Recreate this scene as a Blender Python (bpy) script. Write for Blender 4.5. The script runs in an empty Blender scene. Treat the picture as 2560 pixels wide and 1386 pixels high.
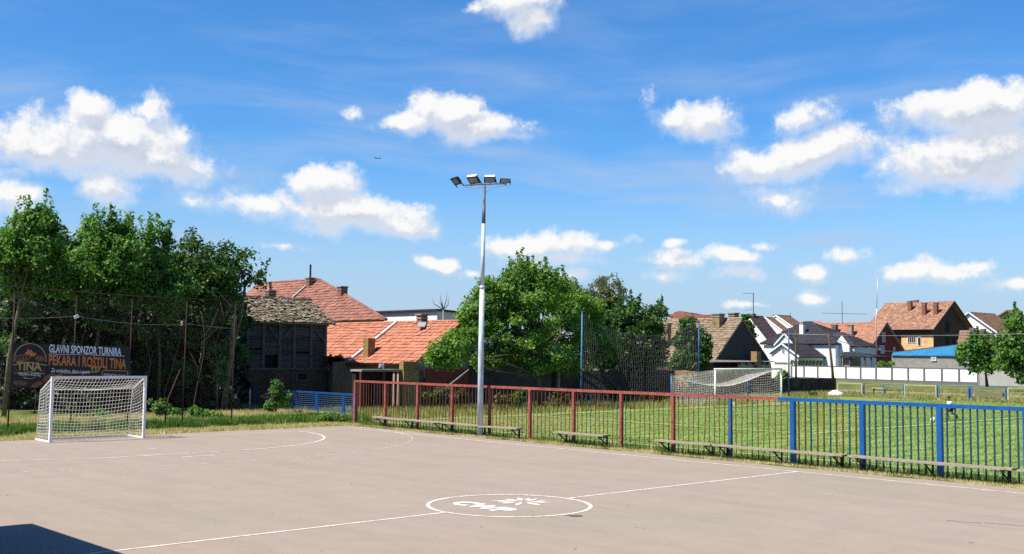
import bpy, math, random
import numpy as np
from mathutils import Vector, Matrix
random.seed(7); rng = np.random.default_rng(7)
SC = bpy.context.scene
COL = SC.collection
R = math.radians
# ------------------------------------------------------------ camera, sky, sun, exposure
CAM = np.array([-14.6755, -15.9577, 2.9236]); YAW, PITCH, ROLL, FPX = .7441, .0699, .0092, 2758.2
_f = np.array([math.sin(YAW)*math.cos(PITCH), math.cos(YAW)*math.cos(PITCH), math.sin(PITCH)])
_r0 = np.array([math.cos(YAW), -math.sin(YAW), 0.]); _u0 = np.cross(_r0, _f)
_r = math.cos(ROLL)*_r0+math.sin(ROLL)*_u0; _u = -math.sin(ROLL)*_r0+math.cos(ROLL)*_u0
cd = bpy.data.cameras.new('camera'); cam = bpy.data.objects.new('camera', cd); COL.objects.link(cam)
cd.sensor_width = 36; cd.lens = 36*FPX/2560; cd.clip_start = .1; cd.clip_end = 3000
m = Matrix(((_r[0], _u[0], -_f[0], CAM[0]), (_r[1], _u[1], -_f[1], CAM[1]), (_r[2], _u[2], -_f[2], CAM[2]), (0, 0, 0, 1)))
cam.matrix_world = m; SC.camera = cam
SC.view_settings.view_transform = 'Standard'; SC.view_settings.look = 'None'
SC.view_settings.exposure = 0.8; SC.view_settings.gamma = 1; SC.view_settings.use_curve_mapping = False
SC.cycles.use_denoising = False
SC.cycles.sample_clamp_indirect = 4.0
SC.cycles.max_bounces = 6; SC.cycles.transparent_max_bounces = 6
SUN_EL = R(54); SUN_AZ = math.atan2(-.955, .29)          # direction towards the sun: from -X, a little +Y
sdir = Vector((math.sin(SUN_AZ)*math.cos(SUN_EL), math.cos(SUN_AZ)*math.cos(SUN_EL), math.sin(SUN_EL)))
sl = bpy.data.lights.new('sun', 'SUN'); sl.energy = 5.0; sl.angle = R(.5); sl.color = (1, .915, .79)
so = bpy.data.objects.new('sun', sl); so.rotation_euler = sdir.to_track_quat('Z', 'Y').to_euler(); so.location = (-20, 10, 40); COL.objects.link(so)

def ray(u, v): return _f+(u-1280)/FPX*_r-(v-693)/FPX*_u
def PX(u, v, X): d = ray(u, v); return CAM+d*(X-CAM[0])/d[0]
def PY(u, v, Y): d = ray(u, v); return CAM+d*(Y-CAM[1])/d[1]
def PZ(u, v, z=0): d = ray(u, v); return CAM+d*(z-CAM[2])/d[2]
def PD(u, v, D): return CAM+ray(u, v)*D

class NT:
    def __init__(s, nt): s.nt = nt
    def n(s, t, **k):
        o = s.nt.nodes.new(t)
        ins = k.pop('i', {})
        for a, b in k.items(): setattr(o, a, b)
        for a, b in ins.items():
            if isinstance(b, bpy.types.NodeSocket): s.nt.links.new(b, o.inputs[a])
            else: o.inputs[a].default_value = b
        return o
    def m(s, op, *a, clamp=False):
        o = s.n('ShaderNodeMath', operation=op, use_clamp=clamp, i={k: v for k, v in enumerate(a)}); return o.outputs[0]
    def v(s, op, *a):
        o = s.n('ShaderNodeVectorMath', operation=op, i={k: v for k, v in enumerate(a)})
        return o.outputs['Value'] if op in ('LENGTH', 'DOT_PRODUCT') else o.outputs[0]
    def mix(s, f, a, b, blend='MIX'):
        o = s.n('ShaderNodeMix', data_type='RGBA', blend_type=blend)
        for k, x in ((0, f), (6, a), (7, b)):
            if isinstance(x, bpy.types.NodeSocket): s.nt.links.new(x, o.inputs[k])
            else: o.inputs[k].default_value = x
        return o.outputs[2]
    def ramp(s, f, stops):
        o = s.n('ShaderNodeValToRGB', i={0: f}); e = o.color_ramp.elements
        while len(e) < len(stops): e.new(.5)
        for q, (p, c) in zip(e, stops): q.position = p; q.color = (*c, 1) if len(c) == 3 else c
        return o.outputs[0]
    def smooth(s, x, a, b):
        o = s.n('ShaderNodeMapRange', interpolation_type='SMOOTHSTEP', i={0: x, 1: a, 2: b, 3: 0., 4: 1.}); return o.outputs[0]

W = bpy.data.worlds.new('World'); SC.world = W; W.use_nodes = True
w = NT(W.node_tree); W.node_tree.nodes.clear()
sky = w.n('ShaderNodeTexSky', sky_type='NISHITA', sun_disc=False, sun_elevation=SUN_EL, sun_rotation=SUN_AZ, altitude=80, air_density=1.0, dust_density=.35, ozone_density=3.0)
tc = w.n('ShaderNodeTexCoord'); sep = w.n('ShaderNodeSeparateXYZ', i={0: tc.outputs['Generated']})
az = w.m('ARCTAN2', sep.outputs[0], sep.outputs[1]); el = w.m('ARCSINE', sep.outputs[2])
# the cumulus field: (photo x, y, half width, half height, strength) turned into azimuth and elevation
CL = [(300, 350, 190, 85, 1), (90, 370, 170, 70, 1), (390, 400, 130, 60, .9), (220, 285, 60, 45, .9), (370, 280, 60, 40, .7),
      (1120, 270, 85, 55, 1), (1180, 300, 115, 40, .85), (1040, 300, 80, 26, .6),
      (810, 470, 100, 62, 1), (850, 530, 190, 55, .9), (650, 520, 100, 48, .75), (1000, 555, 80, 32, .8),
      (1300, 0, 110, 32, .8), (1340, 35, 50, 36, .75), (1180, 5, 60, 22, .6),
      (1770, 295, 95, 45, .75), (2000, 290, 95, 42, .8), (2050, 375, 160, 45, .9), (1930, 400, 90, 48, .85), (1960, 490, 62, 38, .7),
      (2440, 290, 190, 62, .95), (2480, 370, 190, 60, 1), (2410, 420, 160, 55, .95), (2540, 260, 70, 50, .7),
      (1350, 600, 150, 36, .8), (1110, 652, 62, 24, .9), (1380, 640, 110, 20, .5), (1830, 640, 80, 26, .7), (1860, 690, 60, 20, .7), (1700, 650, 90, 24, .5),
      (2000, 680, 50, 24, .6), (2340, 680, 120, 24, .7), (2540, 705, 60, 16, .6), (280, 490, 62, 34, .65), (40, 500, 80, 40, .65), (460, 510, 60, 26, .5),
      (900, 270, 30, 22, .5), (1620, 245, 28, 22, .4), (2330, 670, 60, 25, .4), (2020, 745, 40, 14, .6), (1500, 600, 60, 20, .6), (1640, 690, 60, 14, .5), (2100, 640, 60, 16, .45), (1880, 770, 50, 10, .5), (1420, 690, 60, 18, .5), (1690, 615, 40, 12, .5), (2440, 660, 50, 16, .6), (20, 440, 60, 24, .5), (720, 620, 70, 14, .4), (1190, 680, 40, 18, .6), (1900, 610, 50, 22, .5)]
def density(azs, els):
    P = w.n('ShaderNodeCombineXYZ', i={0: azs, 1: els}).outputs[0]
    n1 = w.n('ShaderNodeTexNoise', noise_dimensions='3D', i={'Vector': P, 'Scale': 22., 'Detail': 9., 'Roughness': .66}).outputs[0]
    n0 = w.n('ShaderNodeTexNoise', noise_dimensions='3D', i={'Vector': P, 'Scale': 9., 'Detail': 3., 'Roughness': .55})
    wv = w.v('SUBTRACT', n0.outputs['Color'], (.5, .5, .5)); wv = w.v('MULTIPLY', wv, (.06, .045, 0))
    P2 = w.v('ADD', P, wv); mx = None
    for (cx, cy, rx, ry, st) in CL:
        d = ray(cx, cy); d = d/np.linalg.norm(d); a0 = math.atan2(d[0], d[1]); e0 = math.asin(d[2])
        q = w.v('SUBTRACT', P2, (a0, e0, 0)); q = w.v('MULTIPLY', q, (FPX/rx, FPX/ry, 0)); L = w.v('LENGTH', q)
        t = w.m('MULTIPLY_ADD', L, -st*.75, st*.98)
        mx = t if mx is None else w.m('MAXIMUM', mx, t)
    mx = w.m('MAXIMUM', mx, -1.2)
    return w.m('MULTIPLY_ADD', n1, 1.9, w.m('ADD', mx, -1.02)), P
d0, P0 = density(az, el)
d1, _ = density(w.m('ADD', az, -.006), w.m('ADD', el, .013))
alpha = w.n('ShaderNodeMix', i={0: w.smooth(w.m('SUBTRACT', d0, d1), -.05, .25), 2: w.smooth(d0, -.18, .60), 3: w.smooth(d0, -.02, .40)}).outputs[0]
lit = w.smooth(w.m('SUBTRACT', d0, d1), -.07, .40)
thick = w.smooth(d0, .10, .9)
cshade = w.mix(thick, (.80, .85, .94, 1), (.58, .64, .76, 1))
ccol = w.mix(lit, cshade, (1.0, 1.0, 1.0, 1))
# thin high cirrus streaks
Pc = w.v('MULTIPLY', P0, (2.2, 13., 1.)); Pc = w.v('ADD', Pc, w.v('MULTIPLY', w.n('ShaderNodeTexNoise', i={'Vector': P0, 'Scale': 3.}).outputs['Color'], (.0, 1.2, 0)))
ci = w.n('ShaderNodeTexNoise', i={'Vector': Pc, 'Scale': 1.6, 'Detail': 5., 'Roughness': .6}).outputs[0]
ci = w.m('MULTIPLY', w.smooth(ci, .40, .76), w.smooth(el, .42, .05)); ci = w.m('MULTIPLY', ci, .85)
hz = w.smooth(el, .19, .0); hz = w.m('MULTIPLY', hz, .88)
hs = w.n('ShaderNodeHueSaturation', i={'Saturation': 1.22, 'Value': 1.0, 'Color': sky.outputs[0], 'Hue': .497}).outputs[0]
hs = w.mix(1., hs, (.72, 1.08, 1.40, 1), 'MULTIPLY')
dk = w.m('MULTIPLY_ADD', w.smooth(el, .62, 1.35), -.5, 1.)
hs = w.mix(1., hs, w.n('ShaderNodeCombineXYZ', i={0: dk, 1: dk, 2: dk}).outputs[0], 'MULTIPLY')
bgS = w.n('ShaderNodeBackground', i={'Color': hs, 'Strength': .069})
bgC = w.n('ShaderNodeBackground', i={'Color': ccol, 'Strength': .555})
bgH = w.n('ShaderNodeBackground', i={'Color': (.565, .715, .94, 1), 'Strength': .485})
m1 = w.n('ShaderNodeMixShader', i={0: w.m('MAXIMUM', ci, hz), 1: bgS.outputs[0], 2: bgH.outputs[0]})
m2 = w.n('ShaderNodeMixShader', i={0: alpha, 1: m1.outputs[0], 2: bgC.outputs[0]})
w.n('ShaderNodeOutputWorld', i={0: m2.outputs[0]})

# ------------------------------------------------------------ materials
MATS = {}
KA = .64
def kc(c): f = KA if max(c) < .62 else (.92 if min(c) > .5 else .72); return tuple(x*f for x in c)
def mat(name, c1, c2=None, scale=3., rough=.8, bump=.0, bscale=None, island=.0, spec=.3, metal=0., detail=5., stain=None, lo=.38, hi=.66, stretch=None, transl=0.):
    if name in MATS: return MATS[name]
    M = bpy.data.materials.new(name); M.use_nodes = True; t = NT(M.node_tree); M.node_tree.nodes.clear()
    c2 = c2 or tuple(min(1, x*.75) for x in c1)
    c1, c2 = kc(c1), kc(c2)
    if stain: stain = (kc(stain[0]), *stain[1:])
    tc = t.n('ShaderNodeTexCoord').outputs['Object']
    if stretch: tc = t.v('MULTIPLY', tc, stretch)
    nz = t.n('ShaderNodeTexNoise', i={'Vector': tc, 'Scale': scale, 'Detail': detail, 'Roughness': .6}).outputs[0]
    col = t.ramp(nz, [(lo, c1), (hi, c2)])
    if island:
        ri = t.n('ShaderNodeNewGeometry').outputs['Random Per Island']
        v = t.m('MULTIPLY_ADD', ri, island*2, 1-island)
        g = t.n('ShaderNodeCombineXYZ', i={0: v, 1: v, 2: v}).outputs[0]
        col = t.mix(1., col, g, 'MULTIPLY')
    if stain:
        s2 = t.n('ShaderNodeTexNoise', i={'Vector': tc, 'Scale': stain[1], 'Detail': 6., 'Roughness': .65}).outputs[0]
        col = t.mix(t.smooth(s2, stain[2], stain[2]+.12), col, (*stain[0], 1))
    b = t.n('ShaderNodeBsdfPrincipled', i={'Base Color': col, 'Roughness': rough, 'Specular IOR Level': spec, 'Metallic': metal})
    if bump:
        nb = t.n('ShaderNodeTexNoise', i={'Vector': tc, 'Scale': bscale or scale*6, 'Detail': 4.}).outputs[0]
        bp = t.n('ShaderNodeBump', i={'Strength': bump, 'Distance': .05, 'Height': nb}); t.nt.links.new(bp.outputs[0], b.inputs['Normal'])
    out = b.outputs[0]
    if transl:
        tr = t.n('ShaderNodeBsdfTranslucent', i={'Color': col}); out = t.n('ShaderNodeMixShader', i={0: transl, 1: out, 2: tr.outputs[0]}).outputs[0]
    t.n('ShaderNodeOutputMaterial', i={0: out}); MATS[name] = M; return M
def brickmat(name, c1, c2, mortar, bw=.26, bh=.085, stain=(.08, .07, .06), st=.62, ms=.012):
    if name in MATS: return MATS[name]
    M = bpy.data.materials.new(name); M.use_nodes = True; t = NT(M.node_tree); M.node_tree.nodes.clear()
    c1, c2, mortar, stain = kc(c1), kc(c2), kc(mortar), kc(stain)
    tc = t.n('ShaderNodeTexCoord').outputs['Object']; s = t.n('ShaderNodeSeparateXYZ', i={0: tc})
    v = t.n('ShaderNodeCombineXYZ', i={0: t.m('ADD', s.outputs[0], s.outputs[1]), 1: s.outputs[2], 2: 0.}).outputs[0]
    wob = t.n('ShaderNodeTexNoise', i={'Vector': tc, 'Scale': 1.5}).outputs['Color']; v = t.v('ADD', v, t.v('MULTIPLY', wob, (.04, .05, 0)))
    bt = t.n('ShaderNodeTexBrick', i={'Vector': v, 'Color1': (*c1, 1), 'Color2': (*c2, 1), 'Mortar': (*mortar, 1), 'Scale': 1., 'Mortar Size': ms, 'Brick Width': bw, 'Row Height': bh, 'Bias': 0.})
    nz = t.n('ShaderNodeTexNoise', i={'Vector': tc, 'Scale': .9, 'Detail': 7., 'Roughness': .7}).outputs[0]
    col = t.mix(t.smooth(nz, st-.12, st+.08), bt.outputs['Color'], (*stain, 1))
    n2 = t.n('ShaderNodeTexNoise', i={'Vector': tc, 'Scale': 6., 'Detail': 3.}).outputs[0]; k = t.m('MULTIPLY_ADD', n2, .9, .55)
    col = t.mix(1., col, t.n('ShaderNodeCombineXYZ', i={0: k, 1: k, 2: k}).outputs[0], 'MULTIPLY')
    b = t.n('ShaderNodeBsdfPrincipled', i={'Base Color': col, 'Roughness': .9, 'Specular IOR Level': .15})
    bp = t.n('ShaderNodeBump', i={'Strength': .8, 'Distance': .03, 'Height': t.m('ADD', t.m('MULTIPLY', bt.outputs['Fac'], -1.), t.m('MULTIPLY', n2, .8))}); t.nt.links.new(bp.outputs[0], b.inputs['Normal'])
    t.n('ShaderNodeOutputMaterial', i={0: b.outputs[0]}); MATS[name] = M; return M
def leafmat(name, stops, transl=.3):
    if name in MATS: return MATS[name]
    M = bpy.data.materials.new(name); M.use_nodes = True; t = NT(M.node_tree); M.node_tree.nodes.clear()
    ri = t.n('ShaderNodeNewGeometry').outputs['Random Per Island']
    tc = t.n('ShaderNodeTexCoord').outputs['Object']; nz = t.n('ShaderNodeTexNoise', i={'Vector': tc, 'Scale': .9, 'Detail': 2.}).outputs[0]
    f = t.m('ADD', t.m('MULTIPLY', ri, .55), t.m('MULTIPLY_ADD', nz, 1.1, -.33), clamp=True)
    stops = [tuple(x*.66 for x in c) for c in stops]
    n = len(stops); col = t.ramp(f, [(i/(n-1), c) for i, c in enumerate(stops)])
    b = t.n('ShaderNodeBsdfPrincipled', i={'Base Color': col, 'Roughness': .5, 'Specular IOR Level': .28})
    tr = t.n('ShaderNodeBsdfTranslucent', i={'Color': t.mix(1., col, (1.3, 1.5, .5, 1), 'MULTIPLY')})
    mx = t.n('ShaderNodeMixShader', i={0: transl, 1: b.outputs[0], 2: tr.outputs[0]})
    t.n('ShaderNodeOutputMaterial', i={0: mx.outputs[0]}); MATS[name] = M; return M

# ------------------------------------------------------------ mesh helpers
def obj(name, mesh, m, parent=None, smooth=False):
    if m is not None: mesh.materials.append(m)
    o = bpy.data.objects.new(name, mesh); COL.objects.link(o)
    if parent is not None:
        o.parent = parent; o.matrix_parent_inverse = Matrix.Identity(4)
        P = Matrix.Identity(4); q = parent
        while q is not None: P = q.matrix_basis @ P; q = q.parent
        mesh.transform(P.inverted())
    if smooth: mesh.polygons.foreach_set('use_smooth', [True]*len(mesh.polygons))
    return o
def tag(o, label=None, cat=None, group=None, kind=None):
    for k, v in (('label', label), ('category', cat), ('group', group), ('kind', kind)):
        if v: o[k] = v
    return o
def thing(name, label, cat, loc=(0, 0, 0), group=None):
    o = bpy.data.objects.new(name, None); o.location = [float(x) for x in loc]; o.empty_display_size = .2; COL.objects.link(o); return tag(o, label, cat, group)
def copy_tree(o, loc=None, parent=None):
    c = o.copy(); COL.objects.link(c); c.parent = parent
    if loc is not None: c.location = [float(x) for x in loc]
    for ch in [x for x in list(bpy.data.objects) if x.parent == o]: copy_tree(ch, None, c)
    return c

class MB:
    def __init__(s): s.V = []; s.F = []; s.n = 0
    def raw(s, v, f):
        v = np.asarray(v, float); s.V.append(v); s.F.extend([[i+s.n for i in q] for q in f]); s.n += len(v); return s
    def box(s, x0, x1, y0, y1, z0, z1):
        v = [(x, y, z) for z in (z0, z1) for y in (y0, y1) for x in (x0, x1)]
        return s.raw(v, [(0, 2, 3, 1), (4, 5, 7, 6), (0, 1, 5, 4), (2, 6, 7, 3), (0, 4, 6, 2), (1, 3, 7, 5)])
    def obox(s, c, ax, ay, az):          # oriented box: centre and three half-axis vectors
        c, ax, ay, az = map(np.asarray, (c, ax, ay, az))
        v = [c+i*ax+j*ay+k*az for k in (-1, 1) for j in (-1, 1) for i in (-1, 1)]
        return s.raw(v, [(0, 2, 3, 1), (4, 5, 7, 6), (0, 1, 5, 4), (2, 6, 7, 3), (0, 4, 6, 2), (1, 3, 7, 5)])
    def bar(s, a, b, wd, ht):            # rectangular bar from a to b
        a, b = np.asarray(a, float), np.asarray(b, float); d = b-a; L = np.linalg.norm(d); d /= L
        r = np.cross(d, (0, 0, 1.)); r = np.array((1., 0, 0)) if np.linalg.norm(r) < 1e-3 else r/np.linalg.norm(r)
        return s.obox((a+b)/2, d*L/2, r*wd/2, np.cross(r, d)*ht/2)
    def tube(s, pts, rad, k=8):
        pts = np.asarray(pts, float); n = len(pts); rad = np.broadcast_to(np.asarray(rad, float), (n,)); vs = []
        ref = None
        for i in range(n):
            d = pts[min(i+1, n-1)]-pts[max(i-1, 0)]; d /= np.linalg.norm(d)+1e-12
            if ref is None: ref = np.cross(d, (0, 0, 1.)) if abs(d[2]) < .9 else np.cross(d, (0, 1., 0))
            a = ref-d*(ref@d); a /= np.linalg.norm(a)+1e-12; ref = a; b = np.cross(d, a)
            for j in range(k):
                t = 2*math.pi*j/k; vs.append(pts[i]+rad[i]*(math.cos(t)*a+math.sin(t)*b))
        f = [(i*k+j, i*k+(j+1) % k, (i+1)*k+(j+1) % k, (i+1)*k+j) for i in range(n-1) for j in range(k)]
        f += [tuple(range(k))[::-1], tuple((n-1)*k+j for j in range(k))]
        return s.raw(vs, f)
    def prism(s, pts, d):                # polygon pts extruded by vector d
        pts = np.asarray(pts, float); n = len(pts); v = np.vstack([pts, pts+np.asarray(d, float)])
        f = [tuple(range(n))[::-1], tuple(range(n, 2*n))]+[(i, (i+1) % n, n+(i+1) % n, n+i) for i in range(n)]
        return s.raw(v, f)
    def sphere(s, c, r, nu=12, nv=8, sq=(1, 1, 1)):
        v = []; f = []
        for i in range(nv+1):
            t = math.pi*i/nv
            for j in range(nu):
                p = 2*math.pi*j/nu; v.append((c[0]+r*sq[0]*math.sin(t)*math.cos(p), c[1]+r*sq[1]*math.sin(t)*math.sin(p), c[2]+r*sq[2]*math.cos(t)))
        for i in range(nv):
            for j in range(nu): f.append((i*nu+j, i*nu+(j+1) % nu, (i+1)*nu+(j+1) % nu, (i+1)*nu+j))
        return s.raw(v, f)
    def mesh(s, name):
        me = bpy.data.meshes.new(name); V = np.vstack(s.V) if s.V else np.zeros((0, 3))
        me.from_pydata(V.tolist(), [], s.F); return me
    def build(s, name, m, parent=None, smooth=False): return obj(name, s.mesh(name), m, parent, smooth)
def npmesh(name, V, k):                  # V: (n,k,3) separate k-gons
    n = V.shape[0]; me = bpy.data.meshes.new(name); me.vertices.add(n*k); me.vertices.foreach_set('co', V.reshape(-1).astype('f'))
    me.loops.add(n*k); me.loops.foreach_set('vertex_index', np.arange(n*k, dtype='i'))
    me.polygons.add(n); me.polygons.foreach_set('loop_start', np.arange(0, n*k, k, dtype='i')); me.update(calc_edges=True); return me

def gz(x, y):                            # height of the ground: court level 0, football pitch 0.35 m lower
    t = np.clip((np.asarray(x, float)-12.)/8., 0, 1); return -.35*t*t*(3-2*t)

# shared materials
ASPH = None
white_paint = mat('white_paint', (.82, .82, .80), (.70, .70, .68), 6, .45, spec=.4)
rust_red = mat('rust_red_paint', (.46, .12, .09), (.30, .065, .05), 5, .7, .3, 40, stain=((.13, .06, .045), 9, .54))
blue_paint = mat('blue_paint', (.004, .13, .46), (.003, .095, .34), 4, .4, spec=.4, stain=((.03, .10, .22), 8, .68))
pale_blue = mat('pale_blue_paint', (.10, .28, .55), (.07, .20, .42), 5, .5, stain=((.3, .32, .34), 9, .62))
worn_blue = mat('worn_blue_paint', (.03, .13, .36), (.05, .09, .18), 6, .6, stain=((.28, .10, .07), 7, .55))
bar_mix = mat('bar_paint_mixed', (.22, .075, .03), (.10, .05, .025), 3, .7, island=.4, stain=((.02, .075, .12), .9, .57))  # rust and blue bar paint, darkened to stand for the unlit sides
bar_blue = mat('bar_blue_shaded', (.012, .085, .15), (.01, .06, .10), 4, .5, island=.3)  # blue bar paint with the shade of the unlit sides in its colour
dark_metal = mat('dark_metal', (.035, .025, .025), (.06, .035, .03), 5, .6)
rust_dark = mat('rusty_post', (.085, .035, .03), (.05, .025, .022), 5, .8)
wood_grey = mat('weathered_plank', (.52, .44, .34), (.33, .28, .21), 8, .85, .5, 40, stretch=(6, 1, 1))
wood_dark = mat('dark_timber', (.15, .14, .14), (.09, .085, .088), 6, .9, .5, 30, island=.35)
bark = mat('bark', (.16, .13, .09), (.07, .055, .04), 6, .95, .8, 30)
bark_tan = mat('bark_pale', (.30, .26, .16), (.15, .12, .08), 5, .95, .8, 30)  # paler bark tone for the pale trunks
glass_dark = mat('window_glass', (.03, .035, .045), (.05, .055, .07), 2, .12, spec=.6)
white_frame = mat('white_window_frame', (.75, .75, .74), (.65, .65, .64), 3, .5)
concrete = mat('grey_concrete', (.42, .40, .37), (.30, .285, .265), 1.5, .9, .4, 20, stain=((.2, .19, .18), 2.2, .62))
net_white = mat('white_cord', (.72, .71, .66), (.6, .59, .55), 5, .8)

# ------------------------------------------------------------ terrain, court, pitch
def sheet(name, xs, ys, zf, m, kind='structure'):
    X, Y = np.meshgrid(xs, ys); Z = zf(X, Y); V = np.stack([X, Y, Z], -1).reshape(-1, 3); nx = len(xs)
    me = bpy.data.meshes.new(name); f = [(j*nx+i, j*nx+i+1, (j+1)*nx+i+1, (j+1)*nx+i) for j in range(len(ys)-1) for i in range(nx-1)]
    me.from_pydata(V.tolist(), [], f); return tag(obj(name, me, m, smooth=True), kind=kind)
gm = bpy.data.materials.new('ground_grass'); gm.use_nodes = True; t = NT(gm.node_tree); gm.node_tree.nodes.clear()
tcg = t.n('ShaderNodeTexCoord').outputs['Object']
n1 = t.n('ShaderNodeTexNoise', i={'Vector': tcg, 'Scale': .35, 'Detail': 6., 'Roughness': .65}).outputs[0]
n2 = t.n('ShaderNodeTexNoise', i={'Vector': tcg, 'Scale': 7., 'Detail': 5., 'Roughness': .7}).outputs[0]
cg = t.ramp(t.m('ADD', t.m('MULTIPLY', n1, .6), t.m('MULTIPLY', n2, .4)), [(.36, (0.0386, 0.0729, 0.0172)), (.50, (0.1115, 0.1373, 0.0386)), (.60, (0.2402, 0.1973, 0.0772)), (.72, (0.2574, 0.1888, 0.0944))])
bg = t.n('ShaderNodeBsdfPrincipled', i={'Base Color': cg, 'Roughness': .95, 'Specular IOR Level': .1})
bb = t.n('ShaderNodeBump', i={'Strength': .9, 'Distance': .08, 'Height': n2}); t.nt.links.new(bb.outputs[0], bg.inputs['Normal'])
t.n('ShaderNodeOutputMaterial', i={0: bg.outputs[0]})
def bands(*segs):
    o = []
    for a, b, n in segs: o += list(np.linspace(a, b, n, endpoint=False))
    return np.array(o+[segs[-1][1]])
sheet('ground', bands((-900, -60, 6), (-60, 11, 10), (11, 22, 24), (22, 200, 12), (200, 900, 6)), bands((-900, -60, 6), (-60, 120, 12), (120, 900, 6)), lambda X, Y: gz(X, Y)-.03, gm)

am = bpy.data.materials.new('court_asphalt'); am.use_nodes = True; t = NT(am.node_tree); am.node_tree.nodes.clear()
tca = t.n('ShaderNodeTexCoord').outputs['Object']
a1 = t.n('ShaderNodeTexNoise', i={'Vector': tca, 'Scale': .16, 'Detail': 5., 'Roughness': .55}).outputs[0]
a2 = t.n('ShaderNodeTexNoise', i={'Vector': tca, 'Scale': 30., 'Detail': 4., 'Roughness': .75}).outputs[0]
a3 = t.n('ShaderNodeTexVoronoi', i={'Vector': tca, 'Scale': 9.}).outputs['Distance']
a4 = t.n('ShaderNodeTexNoise', i={'Vector': t.v('MULTIPLY', tca, (1.6, .22, 1.)), 'Scale': .8, 'Detail': 6., 'Roughness': .6}).outputs[0]
ca = t.ramp(a1, [(.35, (0.2666, 0.2296, 0.1916)), (.5, (0.2786, 0.2296, 0.1949)), (.66, (0.2546, 0.2264, 0.1819))])
k = t.m('ADD', t.m('MULTIPLY_ADD', a2, .55, .69), t.m('MULTIPLY_ADD', a4, .28, -.11))
ca = t.mix(1., ca, t.n('ShaderNodeCombineXYZ', i={0: k, 1: k, 2: k}).outputs[0], 'MULTIPLY')
a5 = t.n('ShaderNodeTexNoise', i={'Vector': tca, 'Scale': 1.3, 'Detail': 8., 'Roughness': .72}).outputs[0]
k5 = t.m('MULTIPLY_ADD', a5, .32, .84); ca = t.mix(1., ca, t.n('ShaderNodeCombineXYZ', i={0: k5, 1: k5, 2: k5}).outputs[0], 'MULTIPLY')
a6 = t.n('ShaderNodeTexNoise', i={'Vector': t.v('MULTIPLY', tca, (.35, 2.6, 1.)), 'Scale': .7, 'Detail': 5., 'Roughness': .6}).outputs[0]
ca = t.mix(t.m('MULTIPLY', t.smooth(a6, .60, .72), .13), ca, (.14, .12, .11, 1))
ca = t.mix(t.m('MULTIPLY', t.smooth(a3, .10, .04), t.smooth(a2, .52, .6)), ca, (.45, .42, .38, 1))
ca = t.mix(t.m('MULTIPLY', t.smooth(a4, .60, .74), .35), ca, (.16, .135, .12, 1))
ba = t.n('ShaderNodeBsdfPrincipled', i={'Base Color': ca, 'Roughness': .93, 'Specular IOR Level': .15})
bp = t.n('ShaderNodeBump', i={'Strength': .5, 'Distance': .01, 'Height': a2}); t.nt.links.new(bp.outputs[0], ba.inputs['Normal'])
t.n('ShaderNodeOutputMaterial', i={0: ba.outputs[0]})
# court slab with a ragged, slightly broken edge
edge = []
for i in range(90): edge.append((10.86+.05*math.sin(i*1.3)+random.uniform(-.04, .04), -34+i*.62, 0))
for i in range(60): edge.append((10.6-i*.62, 21.28+.07*math.sin(i*.9)+random.uniform(-.04, .04), 0))
edge += [(-27, 21.3, 0), (-27, -34, 0)]
tag(MB().prism(np.array(edge)-[0, 0, .12], (0, 0, .12)).build('sports_court', am), kind='structure')

line_m = mat('court_line_paint', (.80, .76, .70), (.62, .56, .50), 3, .8, stain=((.44, .37, .33), 11, .53))
logo_m = mat('court_logo_paint', (.86, .85, .82), (.74, .72, .69), 5, .8)
def strip(mb, pts, wd, zf=lambda x, y: .004, th=.003):
    pts = np.asarray(pts, float); n = len(pts); L = []; Rr = []
    for i in range(n):
        d = pts[min(i+1, n-1)]-pts[max(i-1, 0)]; d /= np.linalg.norm(d); q = np.array([-d[1], d[0]])*wd/2; L.append(pts[i]+q); Rr.append(pts[i]-q)
    v = []
    for a, b in zip(L, Rr):
        za, zb = zf(a[0], a[1]), zf(b[0], b[1]); v += [(a[0], a[1], za), (b[0], b[1], zb)]
    mb.raw(v, [(2*i, 2*i+1, 2*i+3, 2*i+2) for i in range(n-1)])
def arc(cx, cy, r, a0, a1, n=48):
    a = np.linspace(R(a0), R(a1), n); return np.stack([cx+r*np.cos(a), cy+r*np.sin(a)], -1)
GL = 19.84
lm = MB()
strip(lm, [(10, -GL), (10, GL)], .07); strip(lm, [(-10, GL), (10.035, GL)], .07, lambda x, y: .0045); strip(lm, [(-10, -GL), (-10, GL)], .07)
strip(lm, [(-10, 0), (-1.61, 0)], .07, lambda x, y: .0052); strip(lm, [(1.61, 0), (9.965, 0)], .07, lambda x, y: .0052)
strip(lm, arc(0, 0, 1.577, 0, 360, 90), .08, lambda x, y: .0058)
strip(lm, np.vstack([arc(1.5, GL-.04, 6, 0, -90), arc(-1.5, GL-.04, 6, -90, -180)]), .08, lambda x, y: .0065)
strip(lm, [(-.5, GL-7), (.5, GL-7)], .08); strip(lm, [(-.1, GL-4), (.1, GL-4)], .08)
pth = np.vstack([arc(1.5, GL-.04, 9, -20, -90, 200), np.stack([np.linspace(1.5, -1.5, 40), np.full(40, GL-.04-9)], -1), arc(-1.5, GL-.04, 9, -90, -155, 200)])
strip(lm, arc(1.5, GL-.04, 9, 19, -22, 30)[12:], .06, lambda x, y: .007)
s_ = np.r_[0, np.cumsum(np.linalg.norm(np.diff(pth, axis=0), axis=1))]; p0 = .35
while p0 < s_[-1]:
    q = np.linspace(p0, p0+.17+random.uniform(-.03, .03), 3); strip(lm, np.stack([np.interp(q, s_, pth[:, 0]), np.interp(q, s_, pth[:, 1])], -1), .05, lambda x, y: .0068); p0 += .36
tag(lm.build('court_lines', line_m), kind='structure')

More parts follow.
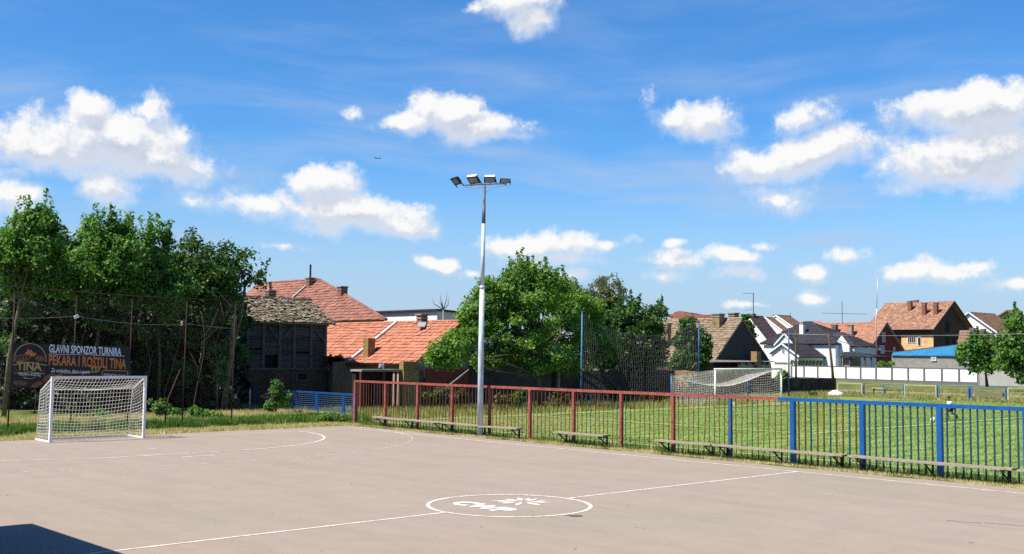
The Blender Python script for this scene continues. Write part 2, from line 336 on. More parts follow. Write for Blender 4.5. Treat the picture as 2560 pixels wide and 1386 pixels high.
def text(body, size, m, name, parent, origin, right, up, sx=1., bold=0., extrude=.004, align='LEFT', shear=0., spacing=1.):
    c = bpy.data.curves.new(name, 'FONT'); c.body = body; c.size = size; c.offset = bold; c.extrude = extrude; c.align_x = align; c.shear = shear; c.space_character = spacing
    c.resolution_u = 3
    o = bpy.data.objects.new(name, c); COL.objects.link(o); dg = bpy.context.evaluated_depsgraph_get(); dg.update()
    me = bpy.data.meshes.new_from_object(o.evaluated_get(dg)); COL.objects.unlink(o); bpy.data.objects.remove(o); me.materials.clear()
    r_, u_ = Vector(right).normalized(), Vector(up).normalized(); n_ = r_.cross(u_)
    me.transform(Matrix(((r_[0]*sx, u_[0], n_[0], origin[0]), (r_[1]*sx, u_[1], n_[1], origin[1]), (r_[2]*sx, u_[2], n_[2], origin[2]), (0, 0, 0, 1))))
    return obj(name, me, m, parent)
lg = thing('court_logo', 'white painted letters and starburst inside the centre circle', 'logo', (0, 0, .003))
text('CWP', .66, logo_m, 'lettering', lg, (-.76, .93, .007), (0, -1, 0), (1, 0, 0), 1.0, .028, .001, spacing=1.05)
bm_ = MB(); cx, cy = .52, .19
for i, (a, r0, r1, wd) in enumerate([(10, .10, .56, .11), (52, .13, .60, .13), (88, .10, .50, .12), (128, .12, .62, .12), (172, .12, .50, .13), (214, .10, .58, .12), (262, .12, .60, .14), (308, .12, .60, .12), (335, .2, .5, .07), (30, .2, .5, .07), (150, .2, .5, .07)]):
    a = R(a); d = np.array([math.cos(a), math.sin(a)]); q = np.array([-d[1], d[0]]); c0 = np.array([cx, cy])
    pts = [c0+d*r0, c0+d*(r0+.20)+q*wd*.6, c0+d*r1+q*.02, c0+d*(r0+.26)-q*wd*.45]
    bm_.prism([(p[0], p[1], .006) for p in pts], (0, 0, .002))
bm_.build('starburst', logo_m, lg)
# cracks and dark patches of the asphalt
crack_m = mat('crack_filler', (.12, .105, .09), (.17, .15, .13), 5, .95)
cm = MB()
def crackline(px, wd):
    p = np.array([PZ(*q)[:2] for q in px]); s = np.linspace(0, len(p)-1, len(p)*6); q = np.stack([np.interp(s, range(len(p)), p[:, k]) for k in (0, 1)], -1)
    q += rng.normal(0, .012, q.shape); strip(cm, q, wd, lambda x, y: .0035)
crackline([(2366, 1301), (2400, 1305), (2452, 1308)], .022); crackline([(2462, 1308), (2500, 1311), (2560, 1316), (2620, 1320)], .022); crackline([(2420, 1357), (2436, 1358)], .015)
for (u, v, ru, rv) in [(1440, 1290.5, 18, 2.6), (1418, 1288.5, 10, 1.3), (432, 1091.6, 9, .7)]:
    pp = [PZ(u+ru*math.cos(a)*random.uniform(.8, 1.1), v+rv*math.sin(a)*random.uniform(.8, 1.1)) for a in np.linspace(0, 2*math.pi, 18, endpoint=False)]
    cm.raw([(p[0], p[1], .0036) for p in pp], [tuple(range(18))])
tag(cm.build('asphalt_cracks', crack_m), kind='structure')

lt_ = MB()
for k in range(220):
    x, y = random.uniform(-9, 10.7), random.uniform(-12, 20.5); s_ = random.uniform(.006, .016); a = random.uniform(0, 3.1)
    lt_.obox((x, y, .006), (s_*math.cos(a), s_*math.sin(a), .002), (-s_*.6*math.sin(a), s_*.6*math.cos(a), 0), (0, 0, .003))
tag(lt_.build('court_litter', mat('pale_crumbs', (.60, .56, .48), (.22, .18, .14), 1.5, .9, lo=.56, hi=.60)), 'scattered pale crumbs and leaf bits on the court', 'litter', kind='stuff')
# football pitch
pm = bpy.data.materials.new('pitch_grass'); pm.use_nodes = True; t = NT(pm.node_tree); pm.node_tree.nodes.clear()
tcp = t.n('ShaderNodeTexCoord').outputs['Object']; sp = t.n('ShaderNodeSeparateXYZ', i={0: tcp})
p1 = t.n('ShaderNodeTexNoise', i={'Vector': tcp, 'Scale': .22, 'Detail': 5., 'Roughness': .6}).outputs[0]
p2 = t.n('ShaderNodeTexNoise', i={'Vector': t.v('MULTIPLY', tcp, (1.6, 1., 1.)), 'Scale': 2.6, 'Detail': 5., 'Roughness': .7}).outputs[0]
p3 = t.n('ShaderNodeTexNoise', i={'Vector': tcp, 'Scale': 16., 'Detail': 3., 'Roughness': .7}).outputs[0]
row = t.m('SINE', t.m('ADD', t.m('MULTIPLY', sp.outputs[1], 5.2), t.m('ADD', t.m('MULTIPLY', p1, 16.), t.m('MULTIPLY', p2, 5.))))
mix_ = t.m('ADD', t.m('MULTIPLY_ADD', row, .045, t.m('MULTIPLY', p1, .30)), t.m('ADD', t.m('MULTIPLY', p2, .40), t.m('MULTIPLY', p3, .30)))
cp = t.ramp(mix_, [(.36, (0.0668, 0.1287, 0.0223)), (.46, (0.1426, 0.2228, 0.0446)), (.55, (0.2138, 0.2921, 0.0757)), (.66, (0.3208, 0.3663, 0.1337))])
dry = t.m('MULTIPLY', t.smooth(sp.outputs[0], 34., 20.), t.smooth(sp.outputs[1], 14., 24.))
dry2 = t.smooth(sp.outputs[0], 63., 69.); dry = t.m('MAXIMUM', t.m('MULTIPLY', dry, .85), t.m('MULTIPLY', dry2, .6))
dry = t.m('MULTIPLY', dry, t.smooth(p2, .36, .56)); cp = t.mix(dry, cp, (.25, .20, .085, 1))
bq = t.n('ShaderNodeBsdfPrincipled', i={'Base Color': cp, 'Roughness': .9, 'Specular IOR Level': .15})
bx = t.n('ShaderNodeBump', i={'Strength': 1., 'Distance': .09, 'Height': t.m('ADD', p2, t.m('MULTIPLY', p3, .4))}); t.nt.links.new(bx.outputs[0], bq.inputs['Normal'])
t.n('ShaderNodeOutputMaterial', i={0: bq.outputs[0]})
sheet('football_pitch', bands((12.2, 22, 24), (22, 80, 8)), np.linspace(-40, 34, 8), lambda X, Y: gz(X, Y)-.012, pm)
pl_m = mat('pitch_line_chalk', (.60, .72, .46), (.42, .56, .26), 2.5, .95, lo=.42, hi=.7)
plm = MB(); zf = lambda x, y: float(gz(x, y))+.035
def seg(a, b, n=40, wd=.12): strip(plm, np.linspace(a, b, n), wd, zf)
seg((13.3, -40), (13.3, 27.2)); seg((13.3, 27.2), (78, 27.2), 80)
seg((26.5, 27.2), (26.5, 10.2)); seg((26.5, 10.2), (66.6, 10.2)); seg((66.6, 10.2), (66.6, 27.2))
seg((37.2, 27.2), (37.2, 21.7)); seg((37.2, 21.7), (55.8, 21.7)); seg((55.8, 21.7), (55.8, 27.2))
strip(plm, arc(46.5, 16.2, 9.15, -139, -41, 30), .10, zf); strip(plm, [(46.4, 16.2), (46.9, 16.2)], .12, zf)
tag(plm.build('pitch_lines', pl_m), kind='structure')
path_m = mat('gravel_path', (.42, .37, .31), (.32, .28, .23), 1.5, .95, .5, 30)
sheet('path', np.linspace(79, 86, 4), np.linspace(-30, 52, 6), lambda X, Y: gz(X, Y)-.005, path_m)

# ------------------------------------------------------------ grass (nobody could count it)
def blades(name, n, xr, yr, h, wd, stops, zf=gz, keep=None, lean=.5, label=None, clump=0):
    x = rng.uniform(*xr, n); y = rng.uniform(*yr, n)
    if clump: cx_ = rng.uniform(*xr, clump); cy_ = rng.uniform(*yr, clump); k = rng.integers(0, clump, n); x = cx_[k]+rng.normal(0, .14, n); y = cy_[k]+rng.normal(0, .14, n)
    if keep is not None: kk = keep(x, y); x, y = x[kk], y[kk]; n = len(x)
    hh = rng.uniform(h[0], h[1], n); ang = rng.uniform(0, 2*np.pi, n); le = rng.uniform(0, lean, n)*hh; wa = rng.uniform(0, np.pi, n)
    z = zf(x, y)-.02; b = np.stack([x, y, z], -1); q = np.stack([np.cos(wa), np.sin(wa), 0*wa], -1)*(wd*rng.uniform(.6, 1.3, n))[:, None]
    tip = b+np.stack([np.cos(ang)*le, np.sin(ang)*le, hh], -1)
    me = npmesh(name, np.stack([b-q, b+q, tip], 1), 3); o = obj(name, me, leafmat(name+'_m', stops, .25)); return tag(o, label, 'grass' if label else None, kind='stuff')
GREEN = [(.07, .18, .02), (.15, .29, .04), (.27, .38, .07)]; STRAW = [(.26, .30, .08), (.68, .58, .26), (.95, .78, .42), (1., .84, .50)]; MIXG = [(.10, .20, .03), (.25, .33, .07), (.60, .52, .20), (.75, .60, .30)]
def kverge(x, y): return (x > 11.0+.22*np.sin(y*1.7)+.12*np.sin(y*5.1))
blades('verge_grass', 110000, (10.8, 12.6), (-9, 23), (.03, .10), .010, STRAW, keep=kverge, label='dry straw coloured grass strip between the court edge and the long fence')
blades('fence_foot_grass', 18000, (11.3, 12.4), (-9, 23), (.05, .20), .012, GREEN, clump=380, label='taller green tufts around the feet of the long fence')
blades('goal_verge_grass', 60000, (-6, 11.5), (21.3, 26), (.04, .14), .013, STRAW, label='short mixed grass behind the small goal')
blades('dry_bank_grass', 60000, (-6, 14), (25.5, 31), (.08, .34), .018, STRAW, label='dry yellow grass bank in front of the dark thicket')
blades('green_weeds', 45000, (-6, 14), (23.2, 26.5), (.08, .38), .022, GREEN, clump=260, lean=.8, label='leafy green weeds along the foot of the wire fence')
blades('far_verge_grass', 70000, (60, 92), (0, 42), (.08, .34), .03, MIXG, keep=lambda x, y: ((x > 68) | (y > 33)) & ~((x > 79) & (x < 86)), label='long yellow green grass behind the far pitch railing')
blades('boundary_grass', 50000, (14, 62), (27.5, 38), (.08, .4), .02, MIXG, keep=lambda x, y: y > 28+.1*(x-14)*.3, label='rough grass between the pitch end and the boundary walls')
blades('pitch_turf', 120000, (12.6, 70), (-14, 28), (.03, .075), .02, [(.075, .165, .03), (.19, .31, .07), (.30, .39, .12)], lean=1.2, label='short mown turf of the football pitch')

# ------------------------------------------------------------ long railing fence (world X = 11.6)
PO = [22.05+2.088*(-i) for i in range(0, 15)]          # posts every 2.09 m, towards the camera
BX = 11.6; TOP = 1.80
def post(parent, y, m, wd=.11): MB().box(BX-wd/2, BX+wd/2, y-wd/2, y+wd/2, -.1, TOP-.085).build('post', m, parent)
red = thing('railing_fence', 'long rusty red railing fence between the court and the football pitch', 'fence', (BX, 22, 0))
blue = thing('railing_fence', 'bright blue painted section of the long railing fence on the right', 'fence', (BX, 1.3, 0))
for i in range(0, 10): post(red, PO[i], rust_red if i < 9 else worn_blue, .095 if i else .12)
MB().box(BX-.045, BX+.045, 1.62, 22.11, TOP-.085, TOP).build('top_rail', rust_red, red)
for i in range(10, 15): post(blue, PO[i], blue_paint, .125)
MB().box(BX-.05, BX+.05, -8.5, 1.615, TOP-.088, TOP+.003).build('top_rail', blue_paint, blue)
nb = 0; far = MB(); nf = 0
for i in range(9, -1, -1):
    y0, y1 = PO[i], PO[i+1]
    for j in range(1, 11):
        y = y0+(y1-y0)*(j+.0)/11+random.uniform(-.015, .015); lean = random.uniform(-.02, .02)+(-.11 if (i == 8 and j == 6) else 0)
        mb_ = far if nb >= 100 else MB()
        bw_ = random.gauss(0, .012); mb_.tube([(BX, y, .0), (BX+random.uniform(-.01, .01), y+lean/2+bw_, .9), (BX, y+lean, TOP-.08)], .0135, 6); nb += 1
        if nb <= 100: mb_.build('bar', bar_mix if random.random() < .93 else bar_blue, red)
        else: nf += 1
if nf: far.build('bars', bar_mix, red)['kind'] = 'stuff'
for i in range(10, 14):
    for j in range(1, 11):
        y = PO[i]+(PO[i+1]-PO[i])*j/11+random.uniform(-.01, .01)
        MB().bar((BX, y, 0), (BX, y+random.uniform(-.012, .012), TOP-.08), .034, .034).build('bar', (bar_mix if (i == 10 and j % 3) else bar_blue), blue)

# ------------------------------------------------------------ benches
BL = [(20.17, 16.02, 'weathered plank bench at the far left end of the rusty fence'), (15.96, 11.80, 'weathered plank bench behind the foot of the floodlight pole'),
      (10.02, 7.78, 'shortest plank bench standing alone right of the floodlight pole'), (5.72, 3.63, 'short plank bench just left of the longest plank at the worn blue post'),
      (3.57, -.58, 'long plank bench under the join of red and blue railings'), (-.74, -4.94, 'long plank bench nearest the camera under the blue railings'), (-5.05, -8.6, 'plank bench cut off by the right edge of the photo')]
for (y0, y1, lab) in BL:
    b = thing('bench', lab, 'bench', (11.3, (y0+y1)/2, 0), 'plank benches along the fence')
    n = 10; v = []; yy = np.linspace(y0, y1, n); sag = -.012*np.sin(np.linspace(0, np.pi, n))+rng.normal(0, .004, n)
    mb_ = MB()
    for k, (xa, xb) in enumerate([(11.13, 11.285), (11.295, 11.46)]):
        v = [(x, y, .405+s_2+dz) for y, s_2 in zip(yy, sag) for x, dz in ((xa, -.045), (xb, -.045), (xb, 0), (xa, 0))]
        mb_.raw(v, [(4*i+a, 4*i+(a+1) % 4, 4*i+4+(a+1) % 4, 4*i+4+a) for i in range(n-1) for a in range(4)]+[(3, 2, 1, 0), (4*n-4, 4*n-3, 4*n-2, 4*n-1)])
    mb_.build('seat', wood_grey, b)
    for yb in ([y0-.25, (y0+y1)/2, y1+.25] if y0-y1 > 3 else [y0-.25, y1+.2]):
        MB().bar((11.12, yb, .335), (11.56, yb, .335), .045, .045).bar((11.16, yb, .33), (11.55, yb, .06), .03, .03).bar((11.53, yb, -.05), (11.53, yb, .33), .04, .04).build('bracket', dark_metal, b)

# ------------------------------------------------------------ floodlight pole
pole_m = mat('chipped_pale_paint', (.62, .68, .76), (.46, .53, .62), 2.5, .5, .2, 30, stain=((.10, .06, .055), 1.6, .60), stretch=(3, 3, .8))
fl = thing('floodlight_pole', 'tall pale blue floodlight pole with four lamps at the fence', 'floodlight', (11.25, 13.8, 0))
MB().tube([(11.25, 13.8, 0), (11.25, 13.8, 3.0), (11.27, 13.79, 5.3)], [.105, .10, .09], 16).build('lower_pole', pole_m, fl, True)
MB().tube([(11.27, 13.79, 5.3), (11.29, 13.78, 7.6)], [.075, .07], 14).tube([(11.27, 13.79, 5.25), (11.27, 13.79, 5.36)], .10, 14).build('middle_pole', pole_m, fl, True)
MB().tube([(11.29, 13.78, 7.6), (11.31, 13.77, 9.0)], [.05, .045], 12).tube([(11.29, 13.78, 7.5), (11.29, 13.78, 8.35)], .068, 12).build('upper_pole', mat('grey_galvanised', (.20, .22, .26), (.12, .13, .16), 3, .5), fl, True)
pt = np.array([11.31, 13.77, 9.0]); ax = np.array([.72, -.694, 0.])
MB().bar(pt-ax*.74+[0, 0, -.01], pt+[0, 0, .03], .035, .04).bar(pt+[0, 0, .03], pt+ax*.80+[0, 0, .06], .035, .04).build('cross_arm', mat('red_brown_arm', (.30, .12, .10), (.18, .09, .09), 3, .6), fl)
MB().tube([pt+[0, 0, -.3], pt+ax*.25+[0, 0, -.10], pt+ax*.8+[0, 0, .02], pt+ax*.9+[0, 0, -.12]], .012, 6).tube([pt-ax*.7+[0, 0, -.06], pt-ax*.35+[0, 0, -.12], pt+[0, 0, -.06]], .012, 6).build('cable', mat('pale_cable', (.45, .45, .47)), fl)
lamp_b = mat('lamp_housing', (.03, .03, .035), (.05, .05, .055), 4, .45); lamp_g = mat('lamp_glass', (.42, .42, .38), (.30, .30, .28), 3, .2, spec=.5)
def lampunit(u, v, yaw, tilt, hw, hh, top=None):
    c = PD(u, v, 40.4); up0 = np.array([0, 0, 1.]); fx = np.array([math.sin(yaw), math.cos(yaw), 0.]); r_ = np.cross(fx, up0)
    nf_ = fx*math.cos(tilt)-up0*math.sin(tilt); uu = np.cross(r_, nf_)      # normal of the lamp face, pointing out and down
    rt = thing_part = MB().obox(c, r_*hw, uu*hh, nf_*.035).obox(c-nf_*.06, r_*hw*.8, uu*hh*.75, nf_*.03).build('lamp', lamp_b, fl)
    MB().obox(c+nf_*.036, r_*hw*.82, uu*hh*.72, nf_*.004).build('lamp_glass', lamp_g, rt)
    k = MB()
    for s_3 in (-1, 1): k.obox(c-uu*hh*.9+r_*s_3*(hw+.01)-nf_*.01, r_*.008, uu*hh*.9, nf_*.02)
    k.bar(c-uu*hh*.4-up0*.05, [c[0], c[1], 9.08], .03, .03); k.build('lamp_bracket', lamp_b, rt)
    if top: MB().obox(c+uu*(hh+.012)-nf_*.02, r_*hw*.9, uu*.012, nf_*.05).build('reflector_strip', white_paint, rt)
back = math.pi+YAW                       # facing the camera side
lampunit(1140, 453, back+1.05, R(42), .24, .15); lampunit(1184, 450, back+.6, R(48), .23, .16, 1); lampunit(1225, 449, back+.15, R(42), .21, .12, 1); lampunit(1263, 452.5, back-.15, R(10), .19, .085)

# ------------------------------------------------------------ nets
def netlines(mb_, grid, r=.006, k=3):    # grid (n,m,3): cords along both directions
    n, m_ = grid.shape[:2]
    for i in range(n): mb_.tube(grid[i], r, k)
    for j in range(m_): mb_.tube(grid[:, j], r, k)
def patch(a, b, c, d, n, m_, sag=(0, 0, 0), noise=0.):   # a-b top edge, d-c bottom edge
    a, b, c, d = [np.asarray(x, float) for x in (a, b, c, d)]; U = np.linspace(0, 1, m_)[None, :, None]; V = np.linspace(0, 1, n)[:, None, None]
    G = (1-V)*((1-U)*a+U*b)+V*((1-U)*d+U*c); G = G+np.sin(np.pi*U)*np.sin(np.pi*V)*np.asarray(sag)
    if noise: G = G+rng.normal(0, noise, G.shape)*(np.sin(np.pi*U)*np.sin(np.pi*V))
    return G
g = thing('handball_goal', 'small white goal with net on the court in front of the sponsor banner', 'goal', (0, GL, 0))
x0, x1 = -1.54, 1.54; yb, yt = GL+1.25, GL+.85; S = .08
for x in (x0, x1): MB().box(x-S/2, x+S/2, GL-S/2, GL+S/2, 0, 2.0).build('goal_post', white_paint, g)
MB().box(x0-S/2, x1+S/2, GL-S/2-.001, GL+S/2+.001, 2.0, 2.08).build('crossbar', white_paint, g)
for x in (x0, x1):
    MB().bar((x, GL+.04, .03), (x, yb, .03), .05, .05).build('base_bar', white_paint, g)
    MB().tube([(x, GL+.03, 2.03), (x, GL+.85, 1.66), (x, yt+.12, 1.62), (x, yb-.02, .06)], .02, 8).build('back_frame', white_paint, g, True)
MB().bar((x0, yb, .03), (x1, yb, .03), .05, .05).build('back_bar', white_paint, g)
nn = MB(); netlines(nn, np.concatenate([patch((x0, GL+.03, 2.0), (x1, GL+.03, 2.0), (x1, yt+.1, 1.62), (x0, yt+.1, 1.62), 8, 29, (0, 0, -.16)),
                                        patch((x0, yt+.1, 1.62), (x1, yt+.1, 1.62), (x1, yb, .05), (x0, yb, .05), 15, 29, (0, .05, -.14))[1:]]), .0055)
for x in (x0, x1): netlines(nn, patch((x, GL+.03, 2.0), (x, yt+.1, 1.62), (x, yb, .05), (x, GL+.03, .05), 18, 9, (.06 if x < 0 else -.02, 0, -.05)), .0055)
nn.build('goal_net', net_white, g)
bg = thing('football_goal', 'large white football goal with sagging net across the pitch', 'goal', (46.4, 27.2, -.35))
gx0, gx1, gy, zz = 42.75, 50.15, 27.2, -.35
for x in (gx0, gx1): MB().tube([(x, gy, zz), (x, gy, zz+2.40)], .06, 10).build('goal_post', white_paint, bg, True)
MB().tube([(gx0-.06, gy, zz+2.44), (gx1+.06, gy, zz+2.44)], .06, 10).build('crossbar', white_paint, bg, True)
nb_ = MB(); pbl, pbr = (42.3, 30.4, 1.6), (50.5, 30.2, 1.65)
a_ = (gx0, gy, zz+2.4); b_ = (gx1, gy, zz+2.4)
roofg = patch(a_, b_, pbr, pbl, 22, 52, (0, 0, -.55)); U = np.linspace(0, 1, 52); roofg[:, :, 2] -= (.62*np.sin(np.pi*U))[None, :]*(np.linspace(0, 1, 22)**1.2)[:, None]
netlines(nb_, roofg, .005); bk = patch(pbl, pbr, (50.5, 30.3, zz+.02), (42.3, 30.5, zz+.02), 14, 52, (0, .1, 0)); bk[:, :, 2] -= (.62*np.sin(np.pi*U))[None, :]*(np.linspace(1, 0, 14))[:, None]
netlines(nb_, bk, .005); nb_.tube(roofg[-1], .018, 5)
for a, p in ((a_, pbl), (b_, pbr)): netlines(nb_, patch(a, p, (p[0], p[1], zz+.02), (a[0], a[1], zz+.02), 16, 20, (.1, 0, -.15)), .005)
nb_.build('goal_net', net_white, bg)
for (x, y, lab) in ((42.3, 30.4, 'short blue net post behind the left of the large goal'), (50.5, 30.2, 'short blue net post behind the right of the large goal')):
    tag(MB().tube([(x, y, -.4), (x, y, 1.62)], .045, 8).tube([(x, y, 1.62), (x, y, 1.70)], .06, 8).build('net_post', pale_blue, None, True), lab, 'post', 'blue net support posts')
# tall ball-stop net
for u0, top, lab, mm in ((36.85, 5.65, 'tall pale blue post at the left end of the ball-stop net', pale_blue), (49.0, 5.4, 'tall blue post in front of the bushy round tree', blue_paint), (60.4, 5.15, 'tall dark blue post beside the large goal', worn_blue)):
    tag(MB().tube([(u0-.06, 33.3, -.4), (u0-.03, 33.3, 2.4), (u0, 33.3, top)], [.07, .06, .045], 10).tube([(u0, 33.3, top), (u0+.02, 33.3, top+.05)], .07, 8).build('net_pole', mm, None, True), lab, 'pole', 'tall ball-stop net poles')
bn = MB(); Un = np.linspace(0, 1, 66); topz = 5.5-1.25*np.sin(np.pi*np.clip(Un*1.0, 0, 1))**.8
Gn = np.zeros((40, 66, 3))
for i, vv in enumerate(np.linspace(0, 1, 40)):
    Gn[i, :, 0] = 36.9+Un*12.1-.5*vv*np.sin(np.pi*Un)*0; Gn[i, :, 1] = 33.3+.25*np.sin(np.pi*Un)*np.sin(np.pi*vv); Gn[i, :, 2] = topz*(1-vv)+(-.3)*vv
Gn[:, :, 0] += (np.linspace(0, 1, 40)**2)[:, None]*-.25+rng.normal(0, .02, (40, 66))
[bn.tube(Gn[:, j], .009, 3) for j in range(66)]; [bn.tube(Gn[i], .005, 3) for i in range(0, 40, 3)]; bn.tube(Gn[0], .012, 4)
tag(bn.build('ball_stop_net', mat('grey_net_cord', (.16, .17, .18), (.10, .11, .12), 4, .9)), 'tall dark netting hanging behind the goal line before the trees', 'net')

# ------------------------------------------------------------ chain-link fence on the left (Y = 24.3)
cf = thing('chain_link_fence', 'tall rusty wire mesh fence on thin posts in front of the thicket', 'fence', (3, 24.3, 0))
px_ = [-5.4, -3.4, -1.37, .8, 2.9, 5.1, 7.2]
for i, x in enumerate(px_): MB().tube([(x, 24.3, -.1), (x+.06, 24.3, 4.95)], .027, 8).build('post', rust_dark, cf, True)
MB().tube([(-5.4, 24.3, 5.16), (-1.4, 24.3, 5.12), (3, 24.3, 4.98), (7.2, 24.3, 4.98)], .02, 6).build('top_rail', rust_dark, cf, True)
MB().tube([(4.95, 24.3, 2.2), (4.35, 24.0, 1.1), (4.05, 23.6, .1)], .028, 6).build('stay', rust_dark, cf, True)
for i in range(6):
    a, b = px_[i]+.03, px_[i+1]+.03; mm = MB(); wi = b-a; H = 4.9; p_ = .11
    for s_4 in (1, -1):
        k = -H
        while k < wi:
            xa, xb = max(k, 0), min(k+H, wi)
            if xb > xa:
                za, zb = xa-k, xb-k
                if s_4 < 0: A = (a+wi-xa, 24.3, za+.05); B = (a+wi-xb, 24.3, zb+.05)
                else: A = (a+xa, 24.3, za+.05); B = (a+xb, 24.3, zb+.05)
                mm.tube([A, B], .0010, 3)
            k += p_
    mm.build('wire_mesh', mat('mesh_wire', (.045, .036, .032), (.03, .025, .022), 3, .7), cf)
cable = mat('overhead_cable', (.16, .15, .15), (.12, .11, .11), 2, .7)
def wire(name, pts, r, label, m=cable, sag=.0, n=12):
    a, b = np.asarray(pts[0], float), np.asarray(pts[-1], float)
    if len(pts) == 2:
        s = np.linspace(0, 1, n)[:, None]; P = a+(b-a)*s; P[:, 2] -= (sag*4*s*(1-s))[:, 0]
    else: P = np.array(pts, float)
    return tag(MB().tube(P, r, 5).build(name, m, None, True), label, 'cable')
wire('cable', (PY(-30, 795, 24.2), PY(190, 791, 24.2)), .014, 'dark cable hanging from the left edge to the small white box', sag=.05)
wire('cable', (PY(192, 791, 24.2), PY(470, 812, 24.2)), .012, 'dark cable sagging right of the small white box', sag=.12)
wire('cable', (PY(470, 810, 24.2), PY(590, 822, 24.2)), .012, 'short dark cable end at the last wire fence post', sag=.03)
c_ = PY(191, 792, 24.15); MB_ = MB().obox(c_, (.07, 0, .03), (0, .04, 0), (-.02, 0, .05)); tag(MB_.build('junction_box', white_frame), 'small white junction box on a wire fence post above the banner', 'box')

# ------------------------------------------------------------ sponsor banner
bnr = thing('sponsor_banner', 'dark sponsor banner with white and orange lettering on the wire fence', 'banner', (.8, 24.2, 1.6))
ban_m = mat('banner_print', (.016, .014, .022), (.03, .022, .024), 1.2, .5, spec=.3)
BY = 24.22
MB().prism([(-1.32, BY, 3.16), (-1.40, BY, 1.58), (3.0, BY, 1.62), (2.88, BY, 3.07)], (0, .02, 0)).build('banner_sheet', ban_m, bnr)
O_ = mat('print_orange', (.75, .26, .07), (.62, .20, .06), 3, .5); Wt = mat('print_silver', (.72, .74, .82), (.6, .62, .7), 3, .5); Gd = mat('print_gold', (.70, .48, .16), (.55, .36, .12), 3, .5)
Bn = mat('print_brown', (.33, .13, .06), (.16, .055, .03), 4, .5, island=.35); Rd = mat('print_red', (.20, .035, .03), (.10, .02, .02), 5, .5)
def bp_(u, v): return PY(u, v, BY-.006)
def banner_text(s, u0, v0, u1, size_px, m, name, bold=.01, shear=0.):
    a, b = bp_(u0, v0), bp_(u1, v0+(u1-u0)*.028); L = np.linalg.norm(b-a); sz = size_px/2758.2*48.2*1.38
    o = text(s, sz, m, name, bnr, a, b-a, (0, 0, 1), 1., bold, .002, shear=shear); w_ = o.dimensions.x
    me = o.data; co = np.array([v_.co[:] for v_ in me.vertices]); A = np.array(a)-np.array(bnr.location); k = L/(co[:, 0].max()-A[0]); co[:, 0] = A[0]+(co[:, 0]-A[0])*k
    me.vertices.foreach_set('co', co.reshape(-1)); return o
banner_text('GLAVNI SPONZOR TURNIRA', 122, 881, 303, 16.5, Wt, 'lettering')
banner_text('PEKARA I ROSTILJ TINA', 121, 912, 315, 21, O_, 'lettering', .014)
banner_text('Za omladinu, decu i sport', 127, 930.5, 224, 8, Wt, 'lettering', .002, .3)
banner_text('TINA', 41, 925, 104, 17, Gd, 'emblem_name', .012)
banner_text('PEKARA I ROSTILJ', 46, 938.5, 101, 6, Wt, 'emblem_caption', .002)
banner_text('KONTAKT 063 1714-043', 259, 941.5, 313, 6.5, Wt, 'contact_number', .002)
def flat(name, px, m, dy=0., th=.003):
    P = [PY(u, v, BY-.004-dy) for u, v in px]; return MB().prism(P, (0, th, 0)).build(name, m, bnr)
def ring(name, cu, cv, r0, r1, a0, a1, m, n=28):
    A = np.linspace(R(a0), R(a1), n); P = [PY(cu+r1*math.cos(a), cv-r1*math.sin(a), BY-.004) for a in A]; Q = [PY(cu+r0*math.cos(a), cv-r0*math.sin(a), BY-.004) for a in A]
    return MB().raw(P+Q, [(i, i+1, n+i+1, n+i) for i in range(n-1)]).build(name, m, bnr)
flat('caron', [(232.5, 891.2), (234.5, 891.2), (236.5, 893.2), (238.5, 891.4), (240.5, 891.4), (237.5, 895), (235.5, 895)], O_)
ring('emblem_ring', 75, 900, 39.5, 41.5, -8, 188, Gd); ring('emblem_ring', 75, 906, 38, 40, 200, 340, Bn)
flat('ribbon_edge', [(31, 912), (75, 905), (118, 913), (117, 915), (75, 907.5), (32, 914)], Gd); flat('ribbon_edge', [(35, 932.5), (75, 929), (113, 934.5), (113, 936), (75, 930.6), (35, 934)], Gd)
flat('flame', [(60, 886), (66, 880), (70, 872), (74, 878), (78, 874), (83, 882), (92, 884), (86, 891), (64, 891)], O_)
def loaf(name, cu, cv, ru, rv, m, tilt=0., dy=.002):
    P = [PY(cu+ru*math.cos(a)*math.cos(tilt)-rv*math.sin(a)*math.sin(tilt), cv-ru*math.cos(a)*math.sin(tilt)-rv*math.sin(a)*math.cos(tilt), BY-.004-dy) for a in np.linspace(0, 2*math.pi, 18, endpoint=False)]
    return MB().prism(P, (0, .002, 0)).build(name, m, bnr)
loaf('bread_picture', 55, 895, 23, 9, Bn, .05); loaf('bread_picture', 102, 897, 15, 7, Bn, -.1); loaf('bread_picture', 122, 945, 18, 8, Bn, .5); loaf('bread_picture', 140, 946, 20, 8, O_, .25, .001); loaf('bread_picture', 50, 958, 18, 6, Bn, -.1); loaf('bread_picture', 92, 962, 16, 6, Bn, .35)
for k in range(4): flat('bread_cut', [(40+k*9, 899-k), (46+k*9, 889-k), (48+k*9, 889-k), (43+k*9, 900-k)], mat('print_dark', (.03, .015, .012)), .005)
flat('grill_picture', [(150, 941), (175, 937), (240, 938), (252, 945), (248, 955), (150, 956)], Rd)
for k in range(8): loaf('grill_meat', 160+k*11, 943+random.uniform(-3, 3), 6, 3, Bn, .4, .003)
flat('divider', [(122, 884.6), (202, 887), (202, 888), (122, 885.6)], Wt); flat('divider', [(230, 888), (312, 890.5), (312, 891.5), (230, 889)], Wt); flat('divider', [(205, 886), (229, 886.5), (229, 890.5), (205, 890)], Bn, .001)
flat('contact_box', [(256, 946), (254, 930), (258, 926), (314, 927), (320, 930), (320, 946), (318.6, 946), (318.6, 931), (313, 928.4), (259, 927.6), (255.8, 931), (257.5, 946)], Gd)
flat('swash', [(140, 934.5), (190, 932), (240, 929), (251, 925), (243, 931), (190, 934)], Gd)
